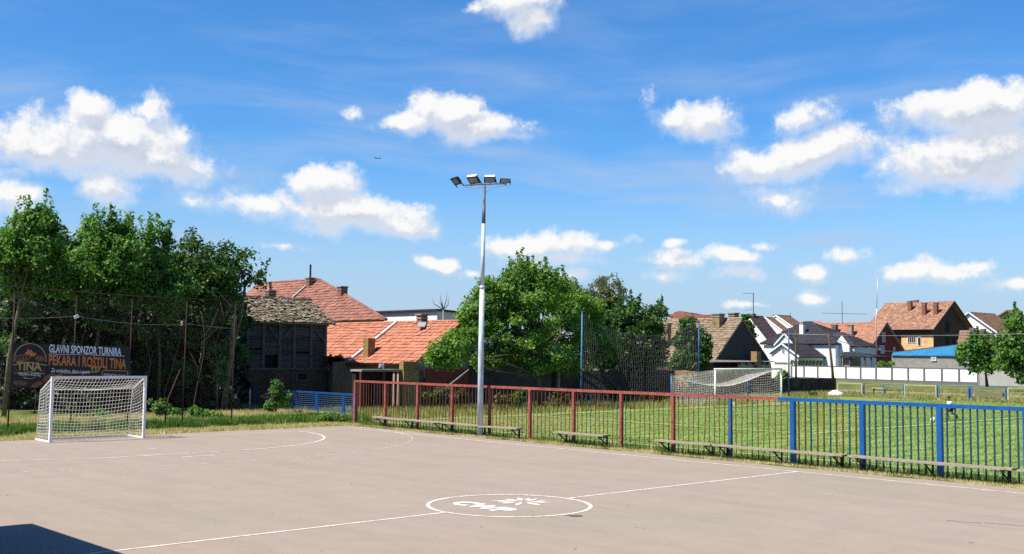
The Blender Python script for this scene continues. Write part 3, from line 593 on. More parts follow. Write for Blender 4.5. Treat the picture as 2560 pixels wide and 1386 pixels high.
for cu in (230, 239, 247): flat('sport_figure', [(cu-2, 929), (cu-1, 921), (cu-3, 917), (cu, 919), (cu, 916), (cu+2, 916), (cu+1.5, 919), (cu+4, 917), (cu+2, 922), (cu+2.5, 929), (cu, 925)], Gd)
flat('rolling_pin', [(56, 944.5), (62, 943.5), (82, 944), (88, 945), (82, 947), (62, 947)], Gd)

# ------------------------------------------------------------ roofs and houses
def tile_plane(mb_, pts, tw=.33, tl=.36, th=.12, lift=.055, jit=.006):
    pts = [np.asarray(p, float) for p in pts]; O = pts[0]; U = pts[1]-O; Lu = np.linalg.norm(U); U /= Lu
    N = np.cross(U, pts[-1]-O); N /= np.linalg.norm(N)
    if N[2] < 0: N = -N
    V = np.cross(N, U)
    if V[2] < 0: V = -V
    uv = np.array([[(p-O)@U, (p-O)@V] for p in pts]); mb_.prism(pts, -N*th)
    us = np.arange(uv[:, 0].min(), uv[:, 0].max(), tw); vs = np.arange(0, uv[:, 1].max(), tl)
    A, B = np.meshgrid(us, vs); A = A.ravel(); B = B.ravel(); cxx = A+tw/2; cyy = B+tl/2
    ins = np.zeros(len(A), bool); n = len(uv)
    for i in range(n):
        xa, ya = uv[i]; xb, yb = uv[(i+1) % n]
        c = ((ya > cyy) != (yb > cyy)) & (cxx < (xb-xa)*(cyy-ya)/((yb-ya) if abs(yb-ya) > 1e-9 else 1e-9)+xa); ins ^= c
    A, B = A[ins], B[ins]; k = len(A)
    if not k: return
    j = rng.normal(0, jit, k)[:, None]*2
    def P(du, dv, h): return O+(A+du)[:, None]*U+(B+dv)[:, None]*V+(h+j)*N
    g_ = tw*.03
    T = np.stack([P(g_, -.02, lift), P(tw*.5, -.02, lift+.028), P(tw-g_, -.02, lift), P(g_, tl, .004), P(tw*.5, tl, .03), P(tw-g_, tl, .004), P(g_, .05, -.02), P(tw*.5, .05, -.02), P(tw-g_, .05, -.02)], 1)
    F0 = np.array([(0, 1, 4, 3), (1, 2, 5, 4), (6, 7, 1, 0), (7, 8, 2, 1)])
    F = (np.arange(k)[:, None, None]*9+F0[None]).reshape(-1, 4); mb_.raw(T.reshape(-1, 3), F.tolist())
def ridge(mb_, a, b, r=.11, step=.4):
    a, b = np.asarray(a, float), np.asarray(b, float); L = np.linalg.norm(b-a); n = max(1, int(L/step)); d = (b-a)/n
    for i in range(n): mb_.tube([a+d*i, a+d*(i+1.05)], [r, r*.85], 6)
def roofmat(name, c1, c2, stain=None, island=.22, scale=1.3): return mat(name, c1, c2, scale, .85, .3, 30, island=island, stain=stain, detail=4)
R_orange = roofmat('bright_clay_tiles', (.62, .25, .155), (.52, .195, .12), island=.14)
R_red = roofmat('weathered_red_tiles', (.43, .20, .145), (.31, .13, .10), ((.25, .17, .13), 2, .62), .18)
R_mix = roofmat('mottled_clay_tiles', (.55, .31, .21), (.38, .19, .12), ((.50, .38, .28), 3, .56), .3)
R_beige = roofmat('sandy_old_tiles', (.42, .33, .23), (.30, .22, .15), ((.19, .14, .11), 5, .60), .3, 3)
R_moss = roofmat('lichen_old_tiles', (.37, .31, .21), (.12, .09, .07), ((.045, .035, .03), 4, .52), .55, 4)
R_dark = roofmat('anthracite_tiles', (.072, .068, .088), (.055, .052, .068), island=.15)
R_purple = roofmat('plum_tiles', (.13, .085, .10), (.10, .07, .085), island=.1)
R_brown = roofmat('brown_tiles', (.34, .21, .15), (.25, .15, .11), ((.2, .13, .1), 3, .6), .2)
B_red = brickmat('dark_red_brick', (.20, .10, .075), (.15, .075, .06), (.16, .13, .11), stain=(.07, .05, .045))
B_orange = brickmat('orange_block', (.95, .66, .34), (.85, .52, .25), (.50, .38, .24), .4, .2, (.36, .22, .12), .66)
B_old = brickmat('old_brown_brick', (.19, .13, .09), (.12, .085, .06), (.10, .08, .065), stain=(.07, .055, .045), st=.55)
B_sand = brickmat('sandy_adobe_brick', (.50, .36, .21), (.40, .27, .15), (.30, .21, .13), .3, .12, (.20, .14, .09), .62, .02)
B_chim = brickmat('chimney_brick', (.36, .13, .08), (.30, .10, .06), (.34, .26, .2), stain=(.16, .08, .06), st=.7)
B_chimy = brickmat('yellow_chimney_brick', (.50, .34, .13), (.40, .25, .10), (.30, .22, .14), st=.72, stain=(.2, .13, .07))
P_white = mat('white_render', (.80, .79, .76), (.70, .69, .66), 1.2, .9, stain=((.55, .54, .52), 2, .68))
P_cool = mat('pale_render', (.66, .70, .74), (.60, .64, .68), 1.2, .9)
P_red = mat('raspberry_render', (.33, .045, .05), (.27, .038, .042), 1.5, .9)
P_grey = mat('rough_grey_render', (.40, .385, .35), (.30, .29, .265), 1.8, .95, .5, 12, stain=((.52, .50, .46), 2.5, .62))
P_yel = mat('ochre_render', (.62, .42, .14), (.55, .37, .12), 1.5, .9)
P_dark = mat('dark_grey_render', (.10, .10, .105), (.075, .075, .08), 1.2, .95, stain=((.15, .15, .15), 2, .65))
P_mud = mat('mud_plaster', (.17, .145, .115), (.11, .095, .08), 2, .95, .7, 14, stain=((.20, .16, .12), 3, .6))

def chimney(parent, u, vb, vt, X, wpx=None, m=None, w_=.45, cap=True, pipe=0):
    p = PX(u, vb, X); q = PX(u, vt, X); b = MB().box(p[0]-w_/2, p[0]+w_/2, p[1]-w_/2, p[1]+w_/2, p[2]-.9, q[2]); c = b.build('chimney', m or B_chim, parent)
    if cap: MB().box(p[0]-w_/2-.08, p[0]+w_/2+.08, p[1]-w_/2-.08, p[1]+w_/2+.08, q[2], q[2]+.09).box(p[0]-w_/2-.04, p[0]+w_/2+.04, p[1]-w_/2-.04, p[1]+w_/2+.04, q[2]-.22, q[2]-.14).build('cap', concrete, c)
    if pipe: MB().tube([(p[0], p[1], q[2]+.05), (p[0], p[1], q[2]+pipe)], .09, 8).build('flue_pipe', dark_metal, c)
    return c
def window(parent, plane, c, u0, v0, u1, v1, frame=white_frame, pane=glass_dark, fw=.07, bars=1, name='window'):
    A, B = (PX(u0, v0, c), PX(u1, v1, c)) if plane == 'X' else (PY(u0, v0, c), PY(u1, v1, c))
    k = 1 if plane == 'X' else 0; a0, a1 = sorted((A[k], B[k])); z0, z1 = sorted((A[2], B[2])); d0, d1 = c-.05, c+.05
    def bx_(mb_, p, q, r_, s_, e=0.):
        return mb_.box(d0-e, d1, p, q, r_, s_) if plane == 'X' else mb_.box(p, q, d0-e, d1, r_, s_)
    f = MB()
    bx_(f, a0, a1, z1-fw, z1); bx_(f, a0, a1, z0, z0+fw); bx_(f, a0, a0+fw, z0+fw, z1-fw); bx_(f, a1-fw, a1, z0+fw, z1-fw)
    for i in range(1, bars+1): x = a0+(a1-a0)*i/(bars+1); bx_(f, x-fw*.35, x+fw*.35, z0+fw, z1-fw)
    fo = f.build(name, frame, parent)
    p = MB(); d1 -= .03; bx_(p, a0+fw*.9, a1-fw*.9, z0+fw*.9, z1-fw*.9, -.03); p.build('pane', pane, fo); return fo

def house1(h, X0, er, rr, rl, rm, wm, zb=-.4, ov=.45, gm=None, back=None, tw=.33, tl=.36, front=True):
    """ridge along Y; the slope facing -X and the gable facing -Y are seen"""
    a = PX(*er, X0); b = PY(*rr, a[1]); c = PX(*rl, b[0]); yR, yL = a[1], c[1]; X2 = back or (2*b[0]-X0); ze, zr = a[2], b[2]; Xr = b[0]
    rf = MB(); tile_plane(rf, [(X0, yR, ze), (X0, yL, ze), (Xr, yL, zr), (Xr, yR, zr)], tw, tl); tile_plane(rf, [(X2, yR, ze), (X2, yL, ze), (Xr, yL, zr), (Xr, yR, zr)], tw, tl)
    ridge(rf, (Xr, yR, zr+.03), (Xr, yL, zr+.03)); ro = rf.build('roof', rm, h)
    s = (zr-ze)/(Xr-X0); d = .16; xa, xb = X0+ov, X2-ov; ya, yb_ = yR+ov, yL-ov
    wl = MB().prism([(xa, ya, zb), (xb, ya, zb), (xb, ya, ze+s*ov-d), (Xr, ya, zr-d), (xa, ya, ze+s*ov-d)], (0, yb_-ya, 0)); wl.build('wall', wm, h)
    MB().tube([(X0-.06, yR, ze-.05), (X0-.06, yL, ze-.05)], .07, 6).build('gutter', MATS.get('grey_concrete'), h)
    if gm is not None: MB().prism([(xa+.002, ya-.004, zb), (xb-.002, ya-.004, zb), (xb-.002, ya-.004, ze+s*ov-d), (Xr, ya-.004, zr-d-.005), (xa+.002, ya-.004, ze+s*ov-d)], (0, -.02, 0)).build('gable_wall', gm, h)
    return dict(X0=X0, Xr=Xr, X2=X2, yR=yR, yL=yL, ze=ze, zr=zr, s=s, roof=ro, xa=xa, ya=ya, yb=yb_)
def slopeX(H, u, v):                    # where a pixel ray meets the front slope
    d = ray(u, v); t_ = (H['ze']-CAM[2]-H['s']*(H['X0']-CAM[0]))/(d[2]-H['s']*d[0]); return CAM+d*t_
def rchim(H, h, u, vb, vt, **k): p = slopeX(H, u, vb); return chimney(h, u, vb, vt, p[0], **k)
def house2(h, X0, ap, er, rb, rm, wm, el_=None, zb=-.4, ov=.3, gm=None, tw=.33, tl=.36, verge=None):
    """gable facing -X, ridge running away along +X"""
    A = PX(*ap, X0); E = PX(*er, X0); B = PY(*rb, A[1]); X1 = B[0]; L = PX(*el_, X0) if el_ else np.array([X0, 2*A[1]-E[1], E[2]])
    rf = MB()
    for Q in (E, L): tile_plane(rf, [(X0, Q[1], Q[2]), (X1, Q[1], Q[2]), (X1, A[1], A[2]), (X0, A[1], A[2])], tw, tl)
    ridge(rf, (X0, A[1], A[2]+.03), (X1, A[1], A[2]+.03)); rf.build('roof', rm, h)
    d = .14
    def ins(Q):  t_ = ov/abs(A[1]-Q[1]); return Q[1]+(A[1]-Q[1])*t_, Q[2]+(A[2]-Q[2])*t_-d
    y1, z1 = ins(E); y2, z2 = ins(L)
    P = [(X0+ov, y1, zb), (X0+ov, y1, z1), (X0+ov, A[1], A[2]-d), (X0+ov, y2, z2), (X0+ov, y2, zb)]
    MB().prism(P, (X1-X0-2*ov, 0, 0)).build('wall', wm, h)
    if verge is not None:
        vb_ = MB()
        for Q in (E, L): vb_.bar((X0-.02, Q[1], Q[2]+.02), (X0-.02, A[1], A[2]+.02), .12, .24)
        vb_.build('verge_board', verge, h)
    return dict(A=A, E=E, L=L, X1=X1)

# --- barn on the left
Y0 = 42.
barn = thing('barn', 'dark slatted timber barn with lichen covered roof beside the thicket', 'barn', (20, Y0, -.3))
bl, br = PY(560, 812, Y0), PY(817, 816, Y0)
zB, zT, zF = 1.87, 4.55, -.45; xl, xr = 16.2, 23.2
MB().prism([(xl, Y0, zF), (xr+.7, Y0, zF), (xr+.7, Y0, zB-.02), (xl, Y0, zB-.02)], (0, 5.5, 0)).build('brick_base', B_old, barn)
for (u0, u1) in ((598, 619), (740, 770)):
    window(barn, 'Y', Y0-.02, u0, 931, u1, 952, frame=wood_dark, pane=mat('black_opening', (.006, .006, .007)), bars=0, name='vent_opening')
MB().box(xl+.1, xr-.1, Y0+.25, Y0+5.3, zB, zT).build('dark_backing', mat('barn_shade', (.008, .008, .009), (.006, .006, .007)), barn)  # near-black box; the shade behind the slats is put into its colour
posts_u = [583, 618, 658, 699, 735, 777, 813]; PXS = [PY(u, 860, Y0)[0] for u in posts_u]
for x in PXS: MB().box(x-.09, x+.09, Y0-.06, Y0+.10, zB, zT).build('frame_post', wood_dark, barn)
MB().box(xl, xr+.06, Y0-.07, Y0+.12, zT, zT+.2).box(xl, xr+.06, Y0-.07, Y0+.12, zB-.01, zB+.12).build('frame_beam', wood_dark, barn)
for i in range(6):
    xa, xb = PXS[i]+.09, PXS[i+1]-.09; sl_ = MB(); z = zB+.16
    while z < zT-.04:
        if not (i == 2 and z < zB+.85) and random.random() > .03:
            d_ = random.uniform(-.012, .012); sl_.obox(((xa+xb)/2, Y0+.02+random.uniform(-.01, .015), z), ((xb-xa)/2*random.uniform(.96, 1), 0, d_*(xb-xa)/2*2), (0, .02, .01), (0, -.008, .03))
        z += .098
    sl_.build('slat_panel', wood_dark, barn)
for (ua, va, ub, vb) in ((672, 818, 697, 851), (733, 818, 701, 851), (785, 820, 812, 855), (607, 818, 585, 838)):
    MB().bar(PY(ua, va, Y0-.06), PY(ub, vb, Y0-.06), .05, .11).build('brace', wood_dark, barn)
ybk = Y0+5.5; ym = Y0+2.3; er_ = PY(831, 811, Y0-.45); rg = PY(800, 752, ym); zr_ = 6.25
rf = MB(); tile_plane(rf, [(14.9, Y0-.45, 4.72), (xr+.35, Y0-.45, 4.72), (xr+.25, ym, zr_), (14.9, ym, zr_)], .22, .21, .10, .035, .014); tile_plane(rf, [(14.9, ybk, 4.7), (xr+.35, ybk, 4.7), (xr+.25, ym, zr_), (14.9, ym, zr_)], .3, .3)
ridge(rf, (14.9, ym, zr_+.02), (xr+.25, ym, zr_+.02), .10, .35); rf.build('roof', R_moss, barn)
MB().prism([(xr+.02, Y0, zT), (xr+.02, ybk, zT), (xr+.02, ym, zr_-.15)], (.06, 0, 0)).build('gable_boards', wood_dark, barn)

# rubble wall right of the barn
def ragged(name, x0, x1, y, zb, tops, th, m, label, axis='x', cat='wall'):
    n = len(tops); v = []; f = []
    for i, (s, z) in enumerate(zip(np.linspace(x0, x1, n), tops)):
        for yy in (y, y+th):
            for zz_ in (zb, z): v.append((s, yy, zz_) if axis == 'x' else (yy, s, zz_))
    for i in range(n-1):
        a = 4*i; f += [(a, a+4, a+5, a+1), (a+2, a+3, a+7, a+6), (a+1, a+5, a+7, a+3), (a, a+2, a+6, a+4)]
    f += [(0, 1, 3, 2), (4*n-4, 4*n-2, 4*n-1, 4*n-3)]
    return tag(MB().raw(v, f).build(name, m), label, cat)
tp = [PY(u, 905 if u < 855 else 928+random.uniform(-2, 2), 41)[2]+random.uniform(-.06, .06) for u in np.linspace(818, 905, 16)]
ragged('mud_wall', PY(832, 900, 41)[0], PY(905, 900, 41)[0], 41, -.45, tp, .4, P_mud, 'crumbling mud plastered wall right of the barn')
th_ = MB()
for k in range(150):
    p = PY(random.uniform(818, 852), random.uniform(893, 915), 41.2); th_.obox(p, (random.uniform(.1, .35), 0, random.uniform(-.2, .2)), (0, .15, 0), (0, 0, .02))
tag(th_.build('tile_heap', mat('heap_tiles', (.13, .11, .09), (.06, .05, .045), 4, .95, island=.4)), 'heap of old dark roof tiles on the mud wall beside the barn', 'tile heap')

# --- long house with bright red roof
h = thing('long_house', 'long low house with bright orange tiled roof behind the brick shed', 'house', (28, 42, -.3))
H = dict(X0=25.6, ze=2.28, Xr=29.4, zr=4.93); s_h = (H['zr']-H['ze'])/(H['Xr']-H['X0']); H['s'] = s_h
ysp = PX(919, 870, 27)[1]
for (ya, yb_, mm) in ((36.4, ysp-.02, R_orange), (ysp+.12, 52., R_orange)):
    rf = MB(); 
    if yb_ > ya: tile_plane(rf, [(25.6, ya, 2.28), (25.6, yb_, 2.28), (29.4, yb_, 4.93), (29.4, ya, 4.93)], .30, .34, .12, .04); tile_plane(rf, [(33.2, ya, 2.28), (33.2, yb_, 2.28), (29.4, yb_, 4.93), (29.4, ya, 4.93)], .5, .5)
    ridge(rf, (29.4, ya, 4.96), (29.4, yb_, 4.96)); rf.build('roof', mm, h)
MB().bar((25.6, ysp+.05, 2.42), (29.4, ysp+.05, 5.06), .16, .12).build('parapet_strip', P_white, h)
ye = 36.75
MB().prism([(26.0, ye, -.45), (32.8, ye, -.45), (32.8, ye, 2.35), (29.4, ye, 4.75), (26.0, ye, 2.35)], (0, 15, 0)).build('wall', mat('pinkish_render', (.55, .45, .40), (.46, .38, .34), 2, .9), h)
chimney(h, 922, 900, 846, 26.3, m=B_chimy, w_=.55, cap=False); c = chimney(h, 1055, 806, 789, 29.2, m=B_chim, w_=.5)
rchim(H, h, 1145, 830, 812, m=B_chim, w_=.3) if False else None
MB().bar(PX(1052, 818, 28.4), PX(1056, 806, 29.0), .5, .05).build('flashing', mat('sheet_zinc', (.5, .52, .55), (.4, .42, .45), 3, .4), h)
# shed with red doors and brick pillar (Y = 36)
sh = thing('shed', 'low dark shed with red doors and flat concrete roof', 'shed', (23.2, 36.4, -.3))
MB().box(21.75, 24.6, 36.15, 37.3, 1.86, 1.98).build('roof', concrete, sh)
MB().box(21.85, 24.5, 36.9, 37.25, -.45, 1.85).build('wall', mat('shed_dark', (.03, .022, .024), (.02, .016, .018)), sh)
for (a, b) in ((21.8, 22.35), (22.9, 23.35), (23.4, 24.0)):
    MB().box(a, b, 36.5, 36.56, -.4, 1.25).build('door', mat('shed_red', (.22, .035, .035), (.14, .028, .028), 2, .7), sh)
for x in (21.78, 23.38, 24.25): MB().box(x, x+.1, 36.3, 36.4, -.45, 1.86).build('post', mat('shed_post_red', (.28, .06, .05), (.2, .05, .04), 3), sh)
tag(MB().box(24.62, 25.75, 36.0, 36.5, -.45, 1.95).box(24.62, 25.45, 36.05, 36.45, 1.95, 2.45).build('brick_pillar', B_chimy), 'broad yellowish brick pillar between the shed and the red gate', 'pillar')
tag(MB().box(25.76, 26.15, 36.1, 36.35, -.45, 1.88).build('board_fence', P_mud), 'narrow grey board panel left of the red gate', 'panel')
wt = PY(953, 918, 36.8); tag(MB().tube([(wt[0], 36.8, 1.98), (wt[0], 36.8, 2.30)], .17, 12).sphere((wt[0], 36.8, 2.30), .17, 12, 6, (1, 1, .45)).build('water_barrel', mat('barrel_white', (.6, .6, .62), (.1, .1, .12), 1.2, .5, lo=.5, hi=.52), None, True), 'small dark barrel with white lid on the shed roof', 'barrel')
gt = thing('sheet_gate', 'dark red sheet metal gate with a slanted pipe leaning on it', 'gate', (28, 36, -.3))
gr = mat('gate_red', (.23, .035, .035), (.19, .03, .03), 1, .55)
for a, b in ((26.2, 27.9), (27.93, 29.65)): MB().box(a, b, 36.0, 36.04, -.35, 2.02).build('gate_leaf', gr, gt)
MB().box(26.15, 26.2, 35.98, 36.06, -.4, 2.08).build('gate_post', dark_metal, gt); MB().box(29.65, 29.72, 35.98, 36.06, -.4, 2.2).build('gate_post', dark_metal, gt)
tag(MB().tube([PY(1172, 925, 35.9), PY(1096, 985, 35.2), PY(1080, 998, 35.0)], .055, 8).build('leaning_pipe', mat('pale_pipe', (.40, .48, .58), (.3, .36, .45), 3, .5), None, True), 'pale blue grey pipe leaning diagonally against the red gate', 'pipe')
# dark plastered outbuilding and brick boundary wall behind the big tree
ob = thing('outbuilding', 'dark grey windowless outbuilding in the shade of the leafy tree', 'outbuilding', (33, 37, -.3))
xo0, xo1 = PY(1176, 920, 36.6)[0], PY(1378, 920, 36.6)[0]
MB().box(xo0, xo1, 36.6, 42, -.45, 3.1).build('wall', P_dark, ob); MB().box(xo0-.2, xo1+.2, 36.3, 42.2, 3.1, 3.25).build('roof', concrete, ob)
MB().tube([(xo0+.5, 36.5, 3.0), (xo0+.5, 36.5, 2.6), (xo0+1.2, 36.5, 2.1), (xo0+1.2, 36.5, -.3)], .05, 6).build('drain_pipe', mat('pipe_grey', (.16, .17, .18)), ob, True)
tp = [1.85+random.uniform(-.12, .12)+(.25 if k < 5 else 0) for k in range(30)]
ragged('brick_boundary_wall', xo1+.02, 51.0, 37.2, -.45, tp, .35, B_old, 'old dark brick boundary wall behind the netting and trees')
tag(MB().box(PY(1395, 900, 37)[0]-.12, PY(1395, 900, 37)[0]+.12, 36.9, 37.15, -.45, 2.6).build('concrete_post', concrete), 'upright grey concrete post in front of the brick boundary wall', 'post')
# lit ruin
yr0, yr1 = PX(1632, 940, 51.)[1], PX(1742, 940, 51.)[1]
tp = [PX(1742-110*k/21, 926+8*abs(k/21-.35)**1*2+random.uniform(-1.5, 1.5)+(9 if k > 18 else 0), 51.)[2] for k in range(22)]
ru = thing('ruined_wall', 'sunlit sandy brick ruin with small barred openings beside the large goal', 'ruin', (51, 37, -.35))
o = ragged('masonry', yr1, yr0, 51.0, -.45, tp, .5, B_sand, None, axis='y'); 
for k_ in ('category', 'label'):
    if k_ in o: del o[k_]
o.parent = ru; o.matrix_parent_inverse = ru.matrix_basis.inverted()
blk = mat('black_opening', (.006, .006, .007))
for (u0, v0, u1, v1) in ((1634, 944, 1651, 952), (1675, 941, 1682, 948), (1707, 941, 1718, 946), (1652, 953, 1671, 976)): window(ru, 'X', 50.98, u0, v0, u1, v1, frame=rust_dark, pane=blk if v0 < 950 else B_sand, fw=.05, bars=2 if v0 < 950 else 0, name='opening')
MB().box(50.6, 50.7, yr0-.5, yr0-.4, -.4, 1.4).box(50.6, 50.7, yr0-2.2, yr0-2.1, -.4, 1.2).build('iron_post', rust_dark, ru)

# --- old beige-roofed house
oh = thing('old_house', 'old house with sandy tiled roof and dark bare gable behind the goal', 'house', (62, 44, -.35))
H = house1(oh, 60.17, (1785, 905), (1857, 797), (1655, 801), R_beige, B_old, -.5, .15, mat('dark_gable', (.055, .052, .055), (.10, .095, .095), 3, .95, .8, 14, stretch=(3, 1, .7), stain=((.14, .13, .125), 2.5, .64)), tw=.26, tl=.24)
rchim(H, oh, 1667, 868, 820, m=P_mud, w_=.5) if False else chimney(oh, 1668, 868, 812, 61.5, m=B_sand, w_=.5)
chimney(oh, 1796, 818, 787, 63.6, m=B_sand, w_=.75); chimney(oh, 1834, 800, 785, 65.2, m=B_chimy, w_=.65)
chimney(oh, 1890, 905, 879, PY(1890, 890, 39.6)[0], m=B_chimy, w_=.6, cap=False)
lt = MB(); xa, xb = PY(1745, 903, 39.6)[0], PY(1932, 903, 39.6)[0]
MB().prism([(xa, 39.3, 2.40), (xb, 39.3, 2.45), (xb, 40.5, 2.62), (xa, 40.5, 2.58)], (0, 0, .04)).build('lean_to_roof', mat('old_sheet', (.33, .30, .26), (.2, .18, .16), 3, .8), oh)
MB().box(xa+.1, xb-.2, 39.6, 40.38, -.5, 2.05).build('lean_to_wall', B_old, oh)
MB().box(PY(1845, 910, 39.6)[0], xb-.3, 39.58, 39.62, 1.95, 2.35).build('lintel_band', mat('pale_green_board', (.42, .46, .38), (.34, .38, .31), 3), oh)
for k in range(5): x = PY(1852+k*17, 905, 39.4)[0]; MB().box(x-.07, x+.07, 39.2, 39.65, 2.22, 2.38).build('rafter_end', wood_dark, oh)
an = MB(); p = PX(1885, 850, 66); an.tube([p-[0, 0, .5], PX(1883, 733, 66)], .035, 5).bar(PX(1883, 733, 66), PX(1857, 735, 66), .03, .03).bar(PX(1883, 773, 66), PX(1864, 777, 66), .025, .025)
an.build('antenna', dark_metal, oh)

# --- stone wall
tp = [PY(1945+145*k/23, 946+random.uniform(-1, 1), 40.4)[2] for k in range(24)]
ragged('stone_wall', 68.6, PY(2090, 960, 40.4)[0], 40.4, -.45, tp, .4, brickmat('black_brown_stone', (.10, .075, .06), (.055, .042, .035), (.035, .03, .027), .34, .17, (.14, .11, .085), .58, .03), 'dark stone wall right of the large goal')
# --- hipped house behind the barn
hh = thing('hipped_house', 'tall house with weathered red hipped roof behind the barn', 'house', (41, 65, -.3))
A = (36., 53.4, 5.52); rf = MB()
tile_plane(rf, [A, (36., 82., 5.52), (41., 82., 9.72), (41., 70.8, 9.64)], .34, .4, .12, .05); tile_plane(rf, [A, (41., 70.8, 9.64), (42., 62.8, 5.52)], .34, .4); rf.raw([(42., 62.8, 5.52), (46., 82., 5.52), (41., 82., 9.70), (41., 70.8, 9.62)], [(0, 1, 2), (0, 2, 3)])
ridge(rf, A, (41., 70.8, 9.66), .13); ridge(rf, (41., 70.8, 9.66), (41., 82, 9.72), .13); rf.build('roof', R_red, hh)
MB().prism([(36.6, 55.2, -.4), (41.6, 63.6, -.4), (45.4, 81.6, -.4), (36.6, 81.6, -.4)], (0, 0, 5.82)).build('wall', mat('grey_pink_render', (.42, .36, .34), (.34, .3, .28), 2), hh)
MB().bar((36.1, 71.5, 5.75), (41., 71.5, 9.8), .3, .16).build('roof_parapet', concrete, hh)
chimney(hh, 775, 727, 697, 40.3, m=B_chim, w_=.6, pipe=1.3); chimney(hh, 855, 753, 719, 38.9, m=B_chim, w_=.65); chimney(hh, 676, 738, 729, 38.2, m=P_mud, w_=.75); MB().tube([PX(676, 732, 38.2), PX(676, 705, 38.2)], .12, 8).build('vent_pipe', P_mud, hh)
# --- white flat-roofed building
fb = thing('flat_roofed_building', 'white flat-roofed block behind the orange roof', 'building', (47, 62, -.3))
MB().prism([(45, 58.35, -.4), (52.5, 58.35, -.4), (52.5, 68, -.4), (45, 68, -.4)], (0, 0, 7.0)).build('wall', P_white, fb)
MB().prism([(44.7, 58.0, 6.62), (52.8, 58.0, 6.25), (52.8, 69, 6.25), (44.7, 69, 6.62)], (0, 0, .14)).build('roof', mat('dark_sheet_roof', (.06, .045, .045)), fb)

# --- villa with anthracite roofs
vl = thing('villa', 'white villa with anthracite tiled hipped roofs behind the panelled white wall', 'house', (138, 78, -.35))
X0 = 138.; a = PX(1900, 858, X0); b = PX(2090, 862, X0); yl, yr = a[1], b[1]; ze = .5*(a[2]+b[2])
q1, q2 = PX(2010, 806, 144.5), PX(2029, 806, 144.5); zr = q1[2]
rf = MB(); tile_plane(rf, [(X0, yr, ze), (X0, yl, ze), (144.5, q1[1], zr), (144.5, q2[1], zr)], .34, .38, .15, .06); tile_plane(rf, [(X0, yr, ze), (151, yr, ze), (144.5, q2[1], zr)], .34, .38); tile_plane(rf, [(X0, yl, ze), (151, yl, ze), (144.5, q1[1], zr)], .5, .5); tile_plane(rf, [(151, yr, ze), (151, yl, ze), (144.5, q1[1], zr), (144.5, q2[1], zr)], .5, .5)
ridge(rf, (X0, yr, ze+.04), (144.5, q2[1], zr+.04), .14); ridge(rf, (144.5, q2[1], zr+.04), (144.5, q1[1], zr+.04), .14); ridge(rf, (X0, yl, ze+.04), (144.5, q1[1], zr+.04), .14); rf.build('roof', R_dark, vl)
MB().box(X0+.5, 150.5, yr+.4, yl-.4, -.4, ze-.16).build('wall', P_cool, vl)
# right wing
X1 = 140.; a = PX(2072, 866, X1); b = PX(2137, 866, X1); q1 = PX(2075, 832, 143.2); q2 = PX(2106, 832, 143.2); ze2 = b[2]
rf = MB(); tile_plane(rf, [(X1, b[1], ze2), (X1, a[1]+1, ze2), (143.2, q1[1]+1, q1[2]), (143.2, q2[1], q2[2])], .34, .38, .15, .06); tile_plane(rf, [(X1, b[1], ze2), (148, b[1], ze2), (143.2, q2[1], q2[2])], .34, .38, .15, .06)
ridge(rf, (X1, b[1], ze2+.04), (143.2, q2[1], q2[2]+.04), .14); rf.build('roof', R_dark, vl); MB().box(X1+.3, 147, b[1]+.3, a[1], -.4, ze2-.16).build('wall', P_cool, vl)
dm = house2(vl, X1-.35, (2105, 837), (2128, 868), (2106, 835), R_dark, P_cool, (2083, 866), zb=-.4, ov=.25)
window(vl, 'X', X1-.1, 2093, 851, 2101, 870, frame=P_white, bars=1); window(vl, 'X', X1+.28, 2066, 897, 2073, 915, bars=1)
# left dormer and projecting garage wing
house2(vl, 136.2, (1961, 835), (1984, 864), (1975, 826), R_dark, P_cool, (1935, 864), zb=2, ov=.2, verge=P_cool)
house2(vl, 131., (1954, 860), (1998, 893), (2022, 857), R_dark, P_white, (1921, 884), zb=-.4, ov=.35, verge=P_cool)
rf = MB(); e = PX(1998, 893, 131.); e2 = PX(2066, 893, 135.); 
window(vl, 'X', 131.33, 1955, 869, 1962, 885, frame=P_white, bars=1); window(vl, 'X', 131.33, 1936, 905, 1971, 930, frame=P_white, pane=mat('garage_shutter', (.22, .22, .24)), bars=0, name='garage_door')
window(vl, 'X', 131.5, 2031, 845, 2040, 855, frame=P_dark, pane=mat('bright_skylight', (.7, .75, .8), (.6, .65, .7), 2, .1), bars=0, name='skylight') if False else MB().obox(PX(2036, 849, 139.9), (.5, 0, .55), (0, .45, 0), (-.05, 0, .05)).build('skylight', mat('bright_skylight', (.7, .75, .8), (.6, .65, .7), 2, .1), vl)
chimney(vl, 2006, 833, 808, 141.0, m=P_white, w_=.7)
cpo = thing('carport', 'small tiled carport with wooden posts right of the villa', 'carport', (129, 63, -.35))
a, b = PX(2100, 893, 128.), PX(2186, 893, 128.); q1, q2 = PX(2110, 880, 129.8), PX(2137, 879, 129.8); rf = MB()
tile_plane(rf, [(128., b[1], b[2]), (128., a[1], b[2]), (129.8, q1[1], q1[2]), (129.8, q2[1], q1[2])], .34, .38, .12, .05); tile_plane(rf, [(128., b[1], b[2]), (132.5, b[1], b[2]), (129.8, q2[1], q1[2])], .34, .38); rf.build('roof', R_dark, cpo)
for u in (2103, 2125, 2162, 2178): p = PX(u, 900, 128.4); MB().box(128.3, 128.5, p[1]-.08, p[1]+.08, -.35, b[2]-.1).build('post', wood_dark, cpo)
MB().box(128.8, 132, PX(2123, 900, 128.8)[1], PX(2104, 900, 128.8)[1], -.35, b[2]-.12).build('cabin_wall', wood_grey, cpo)

